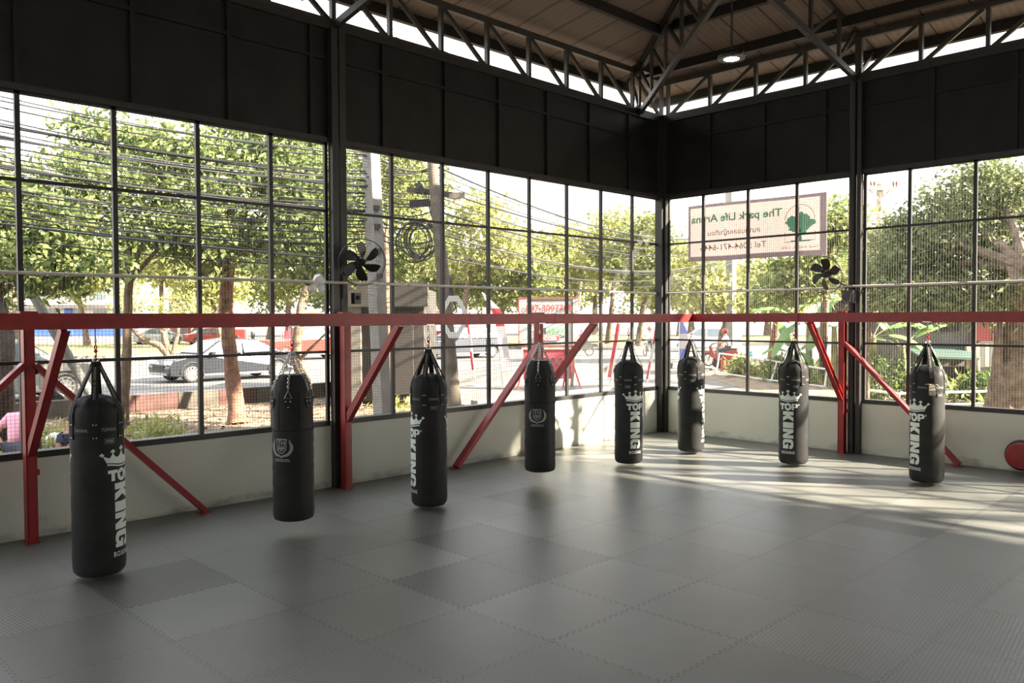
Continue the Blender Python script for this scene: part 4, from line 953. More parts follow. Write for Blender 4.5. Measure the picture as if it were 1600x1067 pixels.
# banana plants
def banana(label, base, h, fr, stem_r=.12, group='banana plants in the garden'):
    """fr: list of (azimuth deg, length, rise, droop, width)"""
    t = thing('banana_plant', label, 'plant', base, 0, group)
    m = MB(); m.tube([(0, 0, 0), (.03, .02, h*.5), (0, .04, h)], [stem_r*1.2, stem_r, stem_r*.7], 12); m.build('stem', 'bananastem', t, smooth=True)
    for az, L, rise, droop, w in fr:
        d = Vector((math.cos(R(az)), math.sin(R(az)), 0)); s = Vector((-d.y, d.x, 0)); n = 14; mid = []
        for i in range(n+1):
            u = i/n; mid.append(Vector((0, 0, h*.96))+d*(L*u*(1-.18*u))+Vector((0, 0, rise*u*1.6-droop*u*u*1.6)))
        m = MB(); m.tube(mid, [.017*(1-.85*i/n) for i in range(n+1)], 6)
        vs = []; fs = []
        for i in range(3, n+1):
            u = (i-3)/(n-3); ww = w*math.sin(PI*min(1, .08+.92*u))**.6*.5+.004
            dn = Vector((0, 0, -.38*ww)); tear = .03*math.sin(i*5.1)
            vs += [mid[i]+s*ww+dn+d*tear, mid[i]+Vector((0, 0, .008)), mid[i]-s*ww+dn-d*tear]
        for i in range(n-3): fs += [(3*i, 3*i+1, 3*i+4, 3*i+3), (3*i+1, 3*i+2, 3*i+5, 3*i+4)]
        o = m.build('leaf_rib', 'bananastem', t, smooth=True); m = MB(); m.add(vs, fs); m.build('leaf_blade', 'banana', o, smooth=True, fix=False)
    return t
aw = math.degrees(YAW); rt = aw-90   # away from us; to the right
banana('banana plant with a huge arching leaf left of the right column', gnd(1262, 600), 2.35, [(rt+178, 2.6, 1.3, 1.0, .62), (rt+150, 2.4, 1.6, .6, .6), (rt+30, 2.3, 1.4, .7, .62), (rt+200, 2.0, .5, 1.3, .55), (rt-20, 1.9, .9, 1.0, .55), (rt+80, 2.0, 1.8, .4, .5)])
banana('banana plant right behind the red post brace', gnd(1302, 604), 2.2, [(rt+160, 2.2, 1.5, .9, .6), (rt+15, 2.2, 1.2, .9, .6), (rt-30, 1.8, .8, 1.1, .55), (rt+215, 1.8, .7, 1.2, .55), (rt+95, 2.0, 1.9, .3, .5)])
banana('young banana plant with low leaves beside the rail end', gnd(1240, 600), 1.1, [(rt+170, 1.5, .8, .8, .45), (rt+20, 1.5, .9, .6, .45), (rt-60, 1.2, .6, .9, .4), (rt+100, 1.4, 1.2, .3, .4)])
banana('dark-leaved banana plant just right of the right column', gnd(1362, 632), 2.0, [(rt+10, 2.4, 1.1, 1.0, .6), (rt+35, 2.0, 1.5, .8, .6), (rt-25, 2.2, .6, 1.2, .55), (rt+170, 1.6, 1.2, .9, .5), (rt+215, 1.5, .4, 1.2, .5), (rt+85, 1.8, 1.8, .3, .5)])
banana('banana plant with drooping leaves behind the red side brace', gnd(1408, 632), 1.7, [(rt+20, 2.2, 1.2, .8, .55), (rt+160, 2.0, 1.0, 1.1, .55), (rt-40, 1.6, .5, 1.2, .5), (rt+120, 1.6, 1.4, .5, .5)])
def shrub(label, c, r, n, L, W, mat, group='garden shrubs beyond the right wall', z=None):
    base = Vector((c.x, c.y, GZ)); t = thing('shrub', label, 'shrub', base, 0, group)
    m = MB()
    for k in range(5): m.tube([(0, 0, 0), (random.uniform(-.3, .3)*r, random.uniform(-.3, .3)*r, r*.6), (random.uniform(-.7, .7)*r, random.uniform(-.7, .7)*r, r*1.3)], [.02, .015, .008], 5)
    m.build('stems', 'bark', t)
    P = clump_points([(0, 0, r*.9, r, r, r*.85, 1)], n, r*.2, max(12, n//30))
    quads_obj('foliage', leaf_cloud(P, None, L, W), mat, t)
    return t
shrub('dark leafy shrub under the shed behind the rightmost bag', gnd(1450, 633), .62, 1100, .2, .08, 'leafdark')
shrub('leafy shrub growing by the foot of the big tree', gnd(1530, 634), .55, 900, .2, .09, 'leafdark')
shrub('tall shrub with pale new leaves right of the black right column', gnd(1368, 634), .9, 1500, .16, .05, 'leafdark')
shrub('leafy shrub inside the white rail at its middle', gnd(1215, 598), .6, 900, .24, .1, 'leaf')
shrub('low shrub inside the white rail near its left end', gnd(1160, 590), .5, 700, .24, .1, 'leafyel')

# unseen trees added right of the frame to block and dapple the low sun
SG = 'unseen shade trees added right of the frame'
for (x, y, zc, r, n, lb) in SHADETREES:
    base = Vector((x, y, GZ)); bl = [(x, y, zc, r, r, r*.8, 1), (x+r*.6, y+.3, zc-r*.3, r*.7, r*.7, r*.6, .6), (x-r*.6, y-.2, zc+r*.2, r*.7, r*.7, r*.6, .6)]
    tree(lb, base, [base, Vector((x, y, zc*.5)), Vector((x, y, zc))], [.25, .2, .12], 'bark', bl, n, .30, .15, 'leafmute', .35, max(30, n//40), auto_branches(Vector((x, y, zc*.7)), bl, .08, 3), SG)
# ================================================================== POLES AND CABLES
p1 = gnd(600, 690); 
t = thing('power_pole', 'square pale concrete power pole behind the left fan', 'pole', p1)
a, b = at(600, 690, 17.8)-p1, at(578, 205, 18.0)-p1
m = MB(); m.bar((0, 0, -.2), b, .32, .24, (0, 1, 0)); 
m.build('pole_shaft', 'concrete', t)
for q in (.52, .6, .68, .74):
    c = Vector((0, 0, 0)).lerp(b, q); MB().box(c+Vector((.14, -.05, 0)), (.16, .12, .1)).build('bracket', 'steel', t)
p2 = gnd(716, 695)
t = thing('power_pole', 'brown timber power pole carrying the cable coil', 'pole', p2)
tp = at(672, 215, 18.6)-p2; m = MB(); m.tube([(0, 0, -.2), Vector((0, 0, 0)).lerp(tp, .5), tp], [.16, .14, .11], 12); m.build('pole_shaft', 'polewood', t, smooth=True)
MB().bar(at(636, 296, 18.4)-p2, at(716, 306, 18.4)-p2, .1, .12).build('crossarm', 'polewood', t)
MB().bar(at(640, 320, 18.3)-p2, at(690, 316, 18.3)-p2, .13, .13).build('splice_sleeve', 'cable', t)
MB().bar(at(652, 286, 18.3)-p2, at(662, 302, 18.3)-p2, .1, .14).build('splice_sleeve', 'cable', t)
tl = at(714, 306, 18.2)-p2; MB().box(tl, (.35, .16, .12)).build('lamp_head', 'wood', t)
# coil
cc = at(654, 376, 18.0); t = thing('cable_coil', 'loose grey coil of spare cable hanging on the timber pole', 'coil', cc, 0)
for k in range(9):
    m = MB(); r = .34+.05*math.sin(k*2.1); o_ = Vector(RT)*random.uniform(-.13, .13)+Vector((0, 0, random.uniform(-.06, .06)))+Vector(FW)*random.uniform(-.1, .1)
    m.tube(loop_pts(o_, r, 28, Vector(RT)*random.uniform(.75, 1.05), Vector((0, 0, 1.12))), .014, 6, closed=True); m.build('cable_loop', 'cable' if k % 2 else 'cablegrey', t, smooth=True)
MB().tube(loop_pts((.05, 0, -.38), .05, 10, RT, (0, 0, 1)), .02, 6, closed=True).build('tie', 'white', t)
CG = 'overhead cables along the street'
def cable(label, a, b, sag, r=.011, mat='cable', group=CG):
    pts = [a.lerp(b, i/20)-Vector((0, 0, sag*4*(i/20)*(1-i/20))) for i in range(21)]
    tag(MB().tube(pts, r, 5).build('overhead_cable', mat, smooth=True), label, 'cable', group)
ys = [150, 168, 186, 204, 208, 222, 227, 238, 246, 256, 262, 274, 282, 296, 304, 316, 322, 334, 342, 356, 366, 384, 161, 196, 213, 234, 251, 268, 290, 309, 328, 349]
for k, y in enumerate(ys):
    yr = 236+(y-150)*.78+random.uniform(-6, 6); d0 = random.uniform(12.5, 14.5)
    cable('black cable strung left from the concrete pole across the left windows', at(-140, y-34, d0), at(584+random.uniform(-5, 8), yr, 17.9), random.uniform(.05, .3), .022 if k in (3, 5, 11, 20) else .0135, 'cablegrey' if k % 4 == 0 else 'cable', 'cables left of the concrete pole')
for k in range(15):
    y = 246+k*9; cable('short cable spanning from the concrete pole to the timber pole', at(592, y, 17.9), at(682, y+random.uniform(-12, 18), 18.5), random.uniform(.02, .2), .015, 'cablegrey' if k % 3 == 0 else 'cable', 'cables between the two poles')
for k in range(13):
    y0 = 262+k*11.5; y1 = 360+k*4.3
    cable('cable running right from the timber pole towards the corner', at(686, y0, 18.5), at(1150, y1+random.uniform(-4, 4), 40.5), random.uniform(.4, 1.1), .013 if k % 3 else .022, 'cablegrey' if k % 4 == 1 else 'cable', 'cables right of the timber pole')
for k in range(4):
    cable('down-lead cable fixed along the timber pole', at(664+k*5, 300+k*10, 18.3), at(708+k*2, 470+k*6, 18.2), -.05, .014, 'cable', 'down-leads on the timber pole')
for k in range(7):
    cable('cable running from the corner past the banner to the crossarm pole', at(1141, 362+k*12, 40.8), at(1372, 400+k*7, 44), random.uniform(.4, 1.0), .02, 'cable', 'cables below the banner')
for k in range(3):
    cable('thin cable crossing the bright gap under the eave', at(560+k*12, 20+k*16, 30), at(1080, 205+k*14, 44), .5, .013, 'cable', 'thin cables under the eave')
p3 = gnd(1143, 569, RZ); t = thing('lamp_pole', 'tall square concrete pole behind the hanging banner', 'pole', p3)
tp = at(1141, 250, 41)-p3; MB().bar((0, 0, -.2), tp, .36, .36, (0, 1, 0)).build('pole_shaft', 'concrete', t)
p4 = at(1370, 560, 45); p4.z = GZ; t = thing('power_pole', 'distant power pole with a crossarm and insulators right of the right column', 'pole', p4)
tp = at(1375, 287, 45)-p4; MB().tube([(0, 0, 0), tp], [.22, .17], 10).build('pole_shaft', 'wood', t, smooth=True)
MB().bar(at(1345, 293, 44.8)-p4, at(1403, 296, 44.8)-p4, .14, .18).build('crossarm', 'wood', t)
for x in (1349, 1353, 1361, 1366, 1396, 1401): MB().lathe([(.02, 0), (.07, .02), (.03, .1), (.08, .16), (.04, .3), (.02, .34)], 8, at(x, 292, 44.8)-p4).build('insulator', 'redbark', t)
for x in (1358, 1392): MB().bar(at(x, 296, 44.8)-p4, at(1374, 312, 44.9)-p4, .08, .08).build('arm_strut', 'wood', t)
# octagonal mirror frame on a stump
oc = at(709, 495, 16.5); t = thing('octagonal_frame', 'white octagonal ring frame fixed on the timber pole', 'frame', oc)
m = MB(); ro, ri = .46, .33; n = 8; X = Vector(RT)*.55; Y = Vector((0, 0, 1)); F = -Vector((FW.x, FW.y, 0)).normalized()
P = lambda r_, i, dz: X*(r_*math.cos(2*PI*(i+.5)/n))+Y*(r_*math.sin(2*PI*(i+.5)/n))+F*dz
for i in range(n):
    q = [P(ro, i, 0), P(ro, i+1, 0), P(ri, i+1, 0), P(ri, i, 0), P(ro, i, .06), P(ro, i+1, .06), P(ri, i+1, .06), P(ri, i, .06)]
    m.add(q, [(0,1,2,3), (4,5,6,7), (0,1,5,4), (2,3,7,6), (1,2,6,5), (3,0,4,7)])
m.build('rim', 'plasticbag', t); MB().tube([P(.4, 2, -.03), P(.4, 2, -.03)+Vector((0, 0, .25))], .02, 6).build('hanger', 'cable', t)

# ================================================================== BANNER, SIGNS, FLAGS
t = thing('hanging_banner', 'translucent banner with a green tree emblem, seen reversed, hung outside the right windows', 'banner', (1.95, 0.30, 4.14))
bw, bh = 2.98, 1.16; tilt = .0
def BP(u, v, d=0.0):   # u across (seen from inside, left to right), v up, gentle sag folds
    return Vector((-bw/2+u*bw, .02*math.sin(u*9)*(1-v)+d, -bh/2+v*bh+.012*math.sin(u*6)*(v-.5)-.02*(u-.5)))
def bgrid(u0, u1, v0, v1, n, k, d):
    m = MB(); vs = [BP(u0+(u1-u0)*i/n, v0+(v1-v0)*j/k, d) for i in range(n+1) for j in range(k+1)]
    m.add(vs, [(i*(k+1)+j, (i+1)*(k+1)+j, (i+1)*(k+1)+j+1, i*(k+1)+j+1) for i in range(n) for j in range(k)]); return m
bgrid(0, 1, 0, 1, 40, 10, 0).build('sheet', 'banner', t, smooth=True)
hm = bgrid(0, 1, 0, .085, 40, 2, -.004); h2 = bgrid(0, 1, .945, 1, 40, 2, -.004); hm.add(h2.v, h2.f); h2 = bgrid(.955, 1, .085, .945, 2, 8, -.004); hm.add(h2.v, h2.f); h2 = bgrid(0, .018, .085, .945, 2, 8, -.004); hm.add(h2.v, h2.f)
hm.build('hem', 'bannerhem', t, smooth=True)
# lettering is on the street side, so it reads reversed from inside the hall
def btext(name, body, u_left, u_right, v, h, mat, off=.0):
    m = MB(); vs, fs = text_mesh(body, 1.0, off, 'LEFT'); xs = [q[0] for q in vs]; w = max(xs)-min(xs); k = (u_right-u_left)*bw/w; hh = h/.73
    out = []
    for x, y, z in vs:
        u = u_right-(x-min(xs))*k/bw; p = BP(u, v+y*hh/bh, -.006); out.append(p)
    m.add(out, fs); m.build(name, mat, t, fix=False)
btext('green_lettering', 'The park Life Arena', .025, .705, .685, .155, 'bannergreen', .022)
btext('thai_lettering', '\u0e2a\u0e19\u0e32\u0e21\u0e1a\u0e2d\u0e25\u0e2b\u0e0d\u0e49\u0e32\u0e40\u0e17\u0e35\u0e22\u0e21', .155, .555, .445, .10, 'bannergrey', .012)
btext('phone_lettering', 'Tel : 064-471-6446', .095, .60, .185, .125, 'bannergrey', .008)
rg = random.Random(5); m = MB()
cx_, cy_ = .825, .50
def disc(m, u, v, r, d, n=14):
    pts = [BP(u+r*math.cos(2*PI*i/n)/bw, v+r*math.sin(2*PI*i/n)/bh, d) for i in range(n)]; m.add(pts, [tuple(range(n))])
crown_ = []
for i in range(72):
    a_ = 2*PI*i/72; k_ = 1+.10*math.sin(5*a_+1)+.07*math.sin(9*a_)+.05*math.sin(17*a_+2); k_ *= 1 if math.sin(a_) > -.3 else .82
    crown_.append(BP(cx_+.093*k_*math.cos(a_), cy_+.175*k_*math.sin(a_)+.02, -.008))
m.add([BP(cx_, cy_, -.008)]+crown_, [(0, 1+i, 1+(i+1) % 72) for i in range(72)])
m.add([BP(cx_-.012,   .26, -.008), BP(cx_+.012,   .26, -.008), BP(cx_+.008, .45, -.008), BP(cx_-.008, .45, -.008)], [(0,1,2,3)])
m.add([BP(cx_-.06, .235, -.008), BP(cx_+.07, .235, -.008), BP(cx_+.07,   .26, -.008), BP(cx_-.06,   .26, -.008)], [(0,1,2,3)])
m.build('tree_emblem', 'bannergreen', t, fix=False)
m = MB(); arc = [BP(cx_+.098*math.cos(a_*PI/24), .60+.24*math.sin(a_*PI/24), -.012) for a_ in range(25)]
m.tube(arc, .005, 4); fr_ = [BP(cx_-.10, .40, -.012), BP(cx_-.10, .235, -.012), BP(cx_+.10, .255, -.012), BP(cx_+.10, .40, -.012)]; m.tube(fr_, .005, 4); m.build('emblem_outline', 'bannergreen', t)
btext('emblem_lettering', 'THE PARK LIFE', .70, .95, .12, .055, 'bannerhem', .0)
for u, v in ((.01, .98), (.99, .985), (.01, .02), (.99, .02)): MB().tube([BP(u, v), BP(u, v)+Vector((0, -.2, .06 if v > .5 else -.06))], .004, 5).build('tie_cord', 'cable', t)

# phone number board
sb = gnd(858, 611); d_ = (sb-CAM).dot(FW)
t = thing('sign_board', 'white roadside board with a red phone number above a red panel', 'sign', sb)
kx = d_/FPX
X = Vector((RT.x, RT.y, 0)).normalized(); Zv = Vector((0, 0, 1)); Fm = X.cross(Zv)   # towards us
if Fm.dot(FW) > 0: Fm = -Fm
SP = lambda px, py, d=0: X*((px-858)*kx)+Zv*((611-py)*kx)+Fm*d
def srect(m, x0, y0, x1, y1, d0, d1):
    q = [SP(x0, y1, d0), SP(x1, y1, d0), SP(x1, y0, d0), SP(x0, y0, d0)]; q += [p+Fm*(d1-d0) for p in q]
    m.add(q, [(3,2,1,0), (4,5,6,7), (0,1,5,4), (1,2,6,5), (2,3,7,6), (3,0,4,7)])
m = MB(); srect(m, 811, 465, 904, 540, -.3, 0); m.build('board', 'signwhite', t)
m = MB()
for q in ((811, 464.5, 904, 466), (811, 539, 904, 540.5), (810.5, 465, 811.8, 540)): srect(m, *q, 0, .02)
m.build('red_edge', 'signred', t); m = MB(); srect(m, 893.5, 468, 895.5, 538, 0, .02); srect(m, 826, 468, 895, 469.5, 0, .02); m.build('inner_frame', 'cablegrey', t)
def stext(name, body, xc, yb, hpx, wpx, mat, off=.01):
    m = MB(); put_text(m, body, SP(xc, yb, .035), X, Zv, hpx*kx/.7, off, 'CENTER', None)
    xs = [(Vector(p)-SP(xc, yb)).dot(X) for p in m.v]; k = wpx*kx/(max(xs)-min(xs)); o_ = SP(xc, yb)
    m.v = [tuple(Vector(p)+X*((Vector(p)-o_).dot(X)*(k-1))) for p in m.v]; m.build(name, mat, t, fix=False)
stext('phone_number', '087-3007788', 858, 485.5, 9, 72, 'signred', .004)
stext('green_lettering', 'RELAX', 869, 520.5, 7.5, 25, 'signgreen', .004); stext('grey_lettering', 'THE', 846, 520.5, 7.5, 16, 'cablegrey', .012)
m = MB(); srect(m, 836, 525, 873, 532, 0, .03); m.build('red_strip', 'signred', t); stext('strip_lettering', 'SOCCER', 855, 531, 5.2, 32, 'signwhite', .02); 
stext('club_lettering', 'Club', 878, 528, 5, 8.5, 'black', .005)
m = MB(); srect(m, 818, 546, 893, 592, -.1, -.04); m.build('lower_panel', 'bannerred', t); m = MB(); srect(m, 815, 540, 893, 546, -.12, .0); m.build('panel_rail', 'wood', t)
m = MB()
for x in (828, 840, 852, 864, 876): m.tube(loop_pts(SP(x, 564, -.02), 5*kx, 14, X, Zv*1.25), .018, 4, closed=True)
m.build('white_rings', 'flagwhite', t)
m = MB()
for x0, x1 in ((818, 808), (822, 836), (893, 908), (889, 880)): m.tube([SP(x0, 560, -.1), SP(x1, 611, .25 if x1 in (808, 908) else -.5)], .03, 6)
m.build('stand_legs', 'signred', t)
tag(MB().tube([gnd(893, 606), at(900, 520, 29.4), at(908, 440, 29.3)], [.06, .05, .04], 8).build('bamboo_pole', 'wood', smooth=True), 'tall bamboo pole standing just right of the phone-number board', 'pole')

def feather_flag(label, base_px, pole, w0, mats, name='feather_flag'):
    """pole: photo points from the bottom up; w0: sail width in photo pixels (to the left if negative)"""
    g0 = gnd(*base_px); d = (g0-CAM).dot(FW); k = d/FPX
    t = thing(name, label, 'flag', g0, 0, 'feather flags along the street')
    P = [at(x, y, d)-g0 for x, y in pole]; m = MB(); m.tube([Vector((0, 0, .05))]+P, [.022]*len(P)+[.01], 6); m.build('pole', 'white', t, smooth=True)
    MB().lathe([(.02, .1), (.2, .09), (.32, .08), (.33, .0), (.02, 0)], 16).build('base_weight', 'wood', t)
    n = len(P); nseg = len(mats)
    for s in range(nseg):
        m = MB(); vs = []
        a, b = s/nseg, (s+1)/nseg; q = 6
        for i in range(q+1):
            u = a+(b-a)*i/q; f = u*(n-1); j = min(int(f), n-2); p = P[j].lerp(P[j+1], f-j)
            w = w0*k*(1 if u < .75 else max(.12, 1-(u-.75)*3.4)); off = Vector(FW)*.06*math.sin(u*7)
            vs += [p, p+X*w*.5+off, p+X*w]
        m.add(vs, [(3*i, 3*i+1, 3*i+4, 3*i+3) for i in range(q)]+[(3*i+1, 3*i+2, 3*i+5, 3*i+4) for i in range(q)]); m.build('sail_panel', mats[s], t, smooth=True, fix=False)
    return t
feather_flag('narrow red and white feather flag on a round base left of the white one', (743, 604), [(741, 578), (737, 540), (733, 505), (731, 478)], -4, ['flagred', 'flagwhite', 'flagred', 'flagwhite'])
feather_flag('white-topped feather flag with red stripes right of the octagonal frame', (786, 608), [(783, 575), (778, 530), (770, 490), (753, 457)], 15, ['flagwhite', 'flagwhite', 'flagred', 'flagwhite'])
feather_flag('red feather flag standing left of the shaded bag', (951, 607), [(955, 590), (962, 550), (968, 515), (973, 478)], -6, ['flagred', 'flagred', 'flagred', 'flagwhite'])
feather_flag('thin red and white feather flag left of the corner column', (1010, 606), [(1013, 592), (1020, 555), (1026, 520), (1031, 495)], -4, ['flagred', 'flagwhite', 'flagred', 'flagwhite'])
feather_flag('blue and white feather flag right of the corner column', (1061, 610), [(1061, 590), (1061, 560), (1061, 530), (1062, 495)], 14, ['flagwhite', 'flagblue', 'flagwhite', 'flagblue'])
rb = gnd(650, 579, RZ); d_ = (rb-CAM).dot(FW); k = d_/FPX
t = thing('stand_banner', 'upright red banner tilted on a stand left of the orange stalls', 'banner', rb)
Q = lambda x, y, dd=0: X*((x-650)*k)+Zv*((579-y)*k)+Fm*dd
m = MB(); m.add([Q(637, 577), Q(656, 575), Q(647, 480), Q(628, 484)], [(0,1,2,3)]); m.build('sheet', 'bannerred', t, fix=False)
m = MB(); m.tube([Q(657, 577, -.05), Q(647, 478, -.05)], .04, 6); m.tube([Q(637, 578, -.05), Q(660, 579, -.05)], .05, 6); m.build('stand_pole', 'signred', t)
ax = (Q(628, 484)-Q(637, 577)).normalized(); ay = (Q(637, 577)-Q(656, 575)).normalized()
m = MB(); put_text(m, 'HAN', Q(650, 546, .05), ax, ay, 15*k, .02, 'LEFT', 26*k); m.build('dark_lettering', 'navy', t, fix=False)
m = MB()
for y in (560, 564): m.tube([Q(640, y, .04), Q(653, y-1, .04)], .025, 4)
m.build('white_lines', 'flagwhite', t)
MB().tube([Q(600, 577), Q(690, 575)], .03, 5).build('foot_bar', 'signred', t) if False else None

# ================================================================== RAILS, STAKES, TRAYS
def rail(label, tops, feet, lower):
    b = gnd(*feet[0]); t = thing('metal_rail', label, 'railing', b, 0, 'white pipe rails in the garden')
    G = [gnd(*f) for f in feet]; D = [(g-CAM).dot(FW) for g in G]; T = [at(x, y, d)-b for (x, y), d in zip(tops, D)]
    MB().tube(T, .035, 8).build('top_pipe', 'white', t, smooth=True)
    Lw = [at(x, y, d)-b for (x, y), d in zip(lower, D)]; MB().tube(Lw, .03, 8).build('lower_pipe', 'white', t, smooth=True)
    for g, p in zip(G, T):
        MB().tube([g-b-Vector((0, 0, .05)), p], .035, 8).build('post', 'white', t, smooth=True); MB().lathe([(.01, .12), (.12, .1), (.17, -.05), (.01, -.05)], 8, g-b).build('footing', 'concrete', t)
rail('white two-pipe rail round the garden bed left of the red post', [(1124, 552), (1214, 565), (1292, 577)], [(1118, 588), (1203, 600), (1288, 609)], [(1119, 582), (1205, 594), (1289, 604)])
rail('white pipe rail along the lane behind the rightmost bag', [(1340, 608), (1405, 615), (1474, 613), (1562, 611), (1660, 607)], [(1338, 642), (1403, 645), (1474, 644), (1559, 642), (1660, 640)], [(1340, 630), (1405, 633), (1474, 632), (1562, 630), (1660, 628)])
for (x, y, h, mat, lb) in ((1174, 583, 1.0, 'cyan', 'short light blue stake in the garden bed, left one'), (1211, 575, 1.0, 'cyan', 'short light blue stake beside the rough slim trunk'), (1130, 579, .95, 'orange', 'short orange stake just inside the rail end')):
    g = gnd(x, y); MB(); tag(MB().tube([g-Vector((0, 0, .05)), g+Vector((0, 0, h))], .12, 10).build('garden_stake', mat, smooth=True), lb, 'stake', 'painted stakes in the garden')
g1, g2 = gnd(1150, 578), gnd(1212, 562, 0.1); tag(MB().tube([g1+Vector((0, 0, .3)), g2+Vector((0, 0, .5))], .07, 8).build('fallen_pole', 'wood', smooth=True), 'long brown pole lying slanted behind the rail', 'pole')
g = gnd(233, 680); t = thing('foam_tray', 'white foam tray lying on the dead leaves', 'tray', g)
MB().box((0, 0, .045), (.55, .30, .09), Matrix.Rotation(YAW-PI/2, 3, 'Z')).build('tray_shell', 'white', t)
t = thing('rubbish_bag', 'white filled rubbish bag on the ground between the two sitting people', 'bag', gnd(88, 700)); m = MB(); blob(m, (0, 0, .14), .24, 8, sq=(1, 1, .65)); m.build('sack', 'plasticbag', t, smooth=True)

# ================================================================== BUILDINGS
def block(name, label, x0, x1, d, h, depth, mat='bldgwhite', cat='building'):
    """box building whose front spans photo x0..x1 at distance d"""
    a, b = at(x0, 500, d), at(x1, 500, d); a.z = b.z = 0; ux = (b-a).normalized(); uy = Vector((-ux.y, ux.x, 0))
    if uy.dot(FW) < 0: uy = -uy
    t = thing(name, label, cat, a); w = (b-a).length
    m = MB(); rot = Matrix((ux, uy, Zv)).transposed(); m.box(rot @ Vector((w/2, depth/2, h/2)), (w, depth, h), rot); m.build('wall', mat, t)
    def add(nm, mat_, x, z, ww, hh, dd=.15, out=.1):
        MB().box(rot @ Vector((x, -out/2+dd/2-.05, z)), (ww, dd, hh), rot).build(nm, mat_, t)
    return t, add, w, rot
t, add, w, rot = block('building', 'long white building with a blue band across the road at the left', 20, 215, 98, 7.0, 10)
add('blue_band', 'blue', w/2, 1.0, w, 1.0); add('awning', 'pave', w/2, 4.0, w, .4, 2.0, 2.0)
for k in range(5): add('window', 'glass', w*(.1+.2*k), 2.7, w*.1, 1.5)
add('blue_column', 'blue', w*.45, 2.2, .9, 3.2, .3, .3)
for k in range(5): add('upper_window', 'glass', w*(.1+.2*k), 5.6, w*.1, 1.3)
t, add, w, rot = block('building', 'brick-pink building with red arched doorways behind the lawn', 265, 352, 92, 4.6, 8, 'brick')
add('white_wall_band', 'pave', w/2, 3.7, w, 1.8); add('roof_slab', 'brick', w/2, 4.7, w+.6, .3, 1, 1)
for k in range(3):
    c = rot @ Vector((w*(.2+.3*k), -.12, 0)); 
    pl = [(-1, 0), (-1, 1.9)]+[(-math.cos(a_*PI/12), 1.9+math.sin(a_*PI/12)) for a_ in range(1, 12)]+[(1, 1.9), (1, 0)]
    m = MB(); m.prism(pl, c, rot @ Vector((1, 0, 0)), Zv, rot @ Vector((0, 1, 0)), .1); m.build('arch', 'carred', t)
    pl = [(x*.78, z*.93) for x, z in pl]; m = MB(); m.prism(pl, c-rot @ Vector((0, .06, 0)), rot @ Vector((1, 0, 0)), Zv, rot @ Vector((0, 1, 0)), .05); m.build('doorway', 'darkgap', t)
t, add, w, rot = block('hut', 'small grey hut with a flat roof behind the concrete power pole', 538, 662, 24, 3.3, 4, 'hutwall', 'hut')
add('fascia', 'hutwall', w/2, 3.1, w+.3, .7, .5, .5); add('dark_opening', 'darkgap', w*.62, 1.4, w*.5, 2.4); add('column', 'pave', .3, 1.3, .42, 2.9, .35, .35)
SGR = 'market stalls across the road'
for (x0, x1, d, mat, lb) in ((330, 385, 88, 'signred', 'small red-roofed market stall behind the sedan roof'), (440, 525, 78, 'orange', 'red and orange market stall behind the red pickup'), (575, 622, 74, 'flagwhite', 'white-roofed market stall left of the stand banner'), (662, 708, 72, 'orange', 'orange market stall left of the octagonal frame')):
    a, b = at(x0, 500, d), at(x1, 500, d); a.z = b.z = RZ+.14; ux = (b-a).normalized(); uy = Vector((-ux.y, ux.x, 0)); uy = uy if uy.dot(FW) > 0 else -uy; w = (b-a).length
    t = thing('market_stall', lb, 'stall', a, 0, SGR)
    for i in (0, 1):
        for j in (0, 1): MB().tube([ux*w*i+uy*2.4*j, ux*w*i+uy*2.4*j+Zv*2.2], .06, 6).build('leg', 'white', t)
    m = MB(); q = [ux*-.2-uy*.3+Zv*2.1, ux*(w+.2)-uy*.3+Zv*2.1, ux*(w+.2)+uy*2.7+Zv*2.1, ux*-.2+uy*2.7+Zv*2.1, ux*w*.5+uy*1.2+Zv*2.9]; m.add(q, [(0,1,4), (1,2,4), (2,3,4), (3,0,4), (3,2,1,0)]); m.build('canopy', mat, t)
    MB().box(ux*w*.5+uy*.3+Zv*.5, (w*.9, .9, 1.0), Matrix((ux, uy, Zv)).transposed()).build('counter', 'bannerred' if mat == 'orange' else 'carred', t)
# the tin-walled shed beyond the right wall
t, add, w, rot = block('shed', 'weathered tin-walled house on stilts behind the rightmost bag', 1405, 1600, 28, 2.6, 5, 'zinc', 'shed')
def sh(nm, mat, x0, x1, z0, z1, d0, d1): 
    MB().box(rot @ Vector(((x0+x1)/2, (d0+d1)/2, (z0+z1)/2)), (x1-x0, abs(d1-d0), z1-z0), rot).build(nm, mat, t)
k = 28/FPX; XX = lambda px: (px-1405)*k; ZZ = lambda py: 2.41-(py-497)*k
sh('dark_opening', 'darkgap', XX(1408), XX(1600), -.3, ZZ(575), -.25, -.02)
sh('dark_opening', 'darkgap', XX(1425), XX(1497), ZZ(520), ZZ(482), -.12, -.02)
for q in range(9): sh('wall_plank', 'zinc' if q % 2 else 'wood', XX(1497)+q*.155, XX(1497)+q*.155+.14, ZZ(578-q*.8), ZZ(540), -.55, -.42)
sh('curtain', 'carred', XX(1520), XX(1546), ZZ(536), ZZ(496), -.2, -.1)
sh('pale_board', 'pave', XX(1547), XX(1553), ZZ(540), ZZ(505), -.3, -.2)
m = MB(); m.add([rot @ Vector(p) for p in ((XX(1410), -1.2, ZZ(556)), (XX(1500), -1.2, ZZ(560)), (XX(1510), .2, ZZ(540)), (XX(1405), .2, ZZ(536)), (XX(1410), -1.2, ZZ(559)), (XX(1500), -1.2, ZZ(563)), (XX(1510), .2, ZZ(543)), (XX(1405), .2, ZZ(539)))], [(0,1,2,3), (7,6,5,4), (0,4,5,1), (1,5,6,2), (2,6,7,3), (3,7,4,0)]); m.build('lean_to_roof', 'greenroof', t)
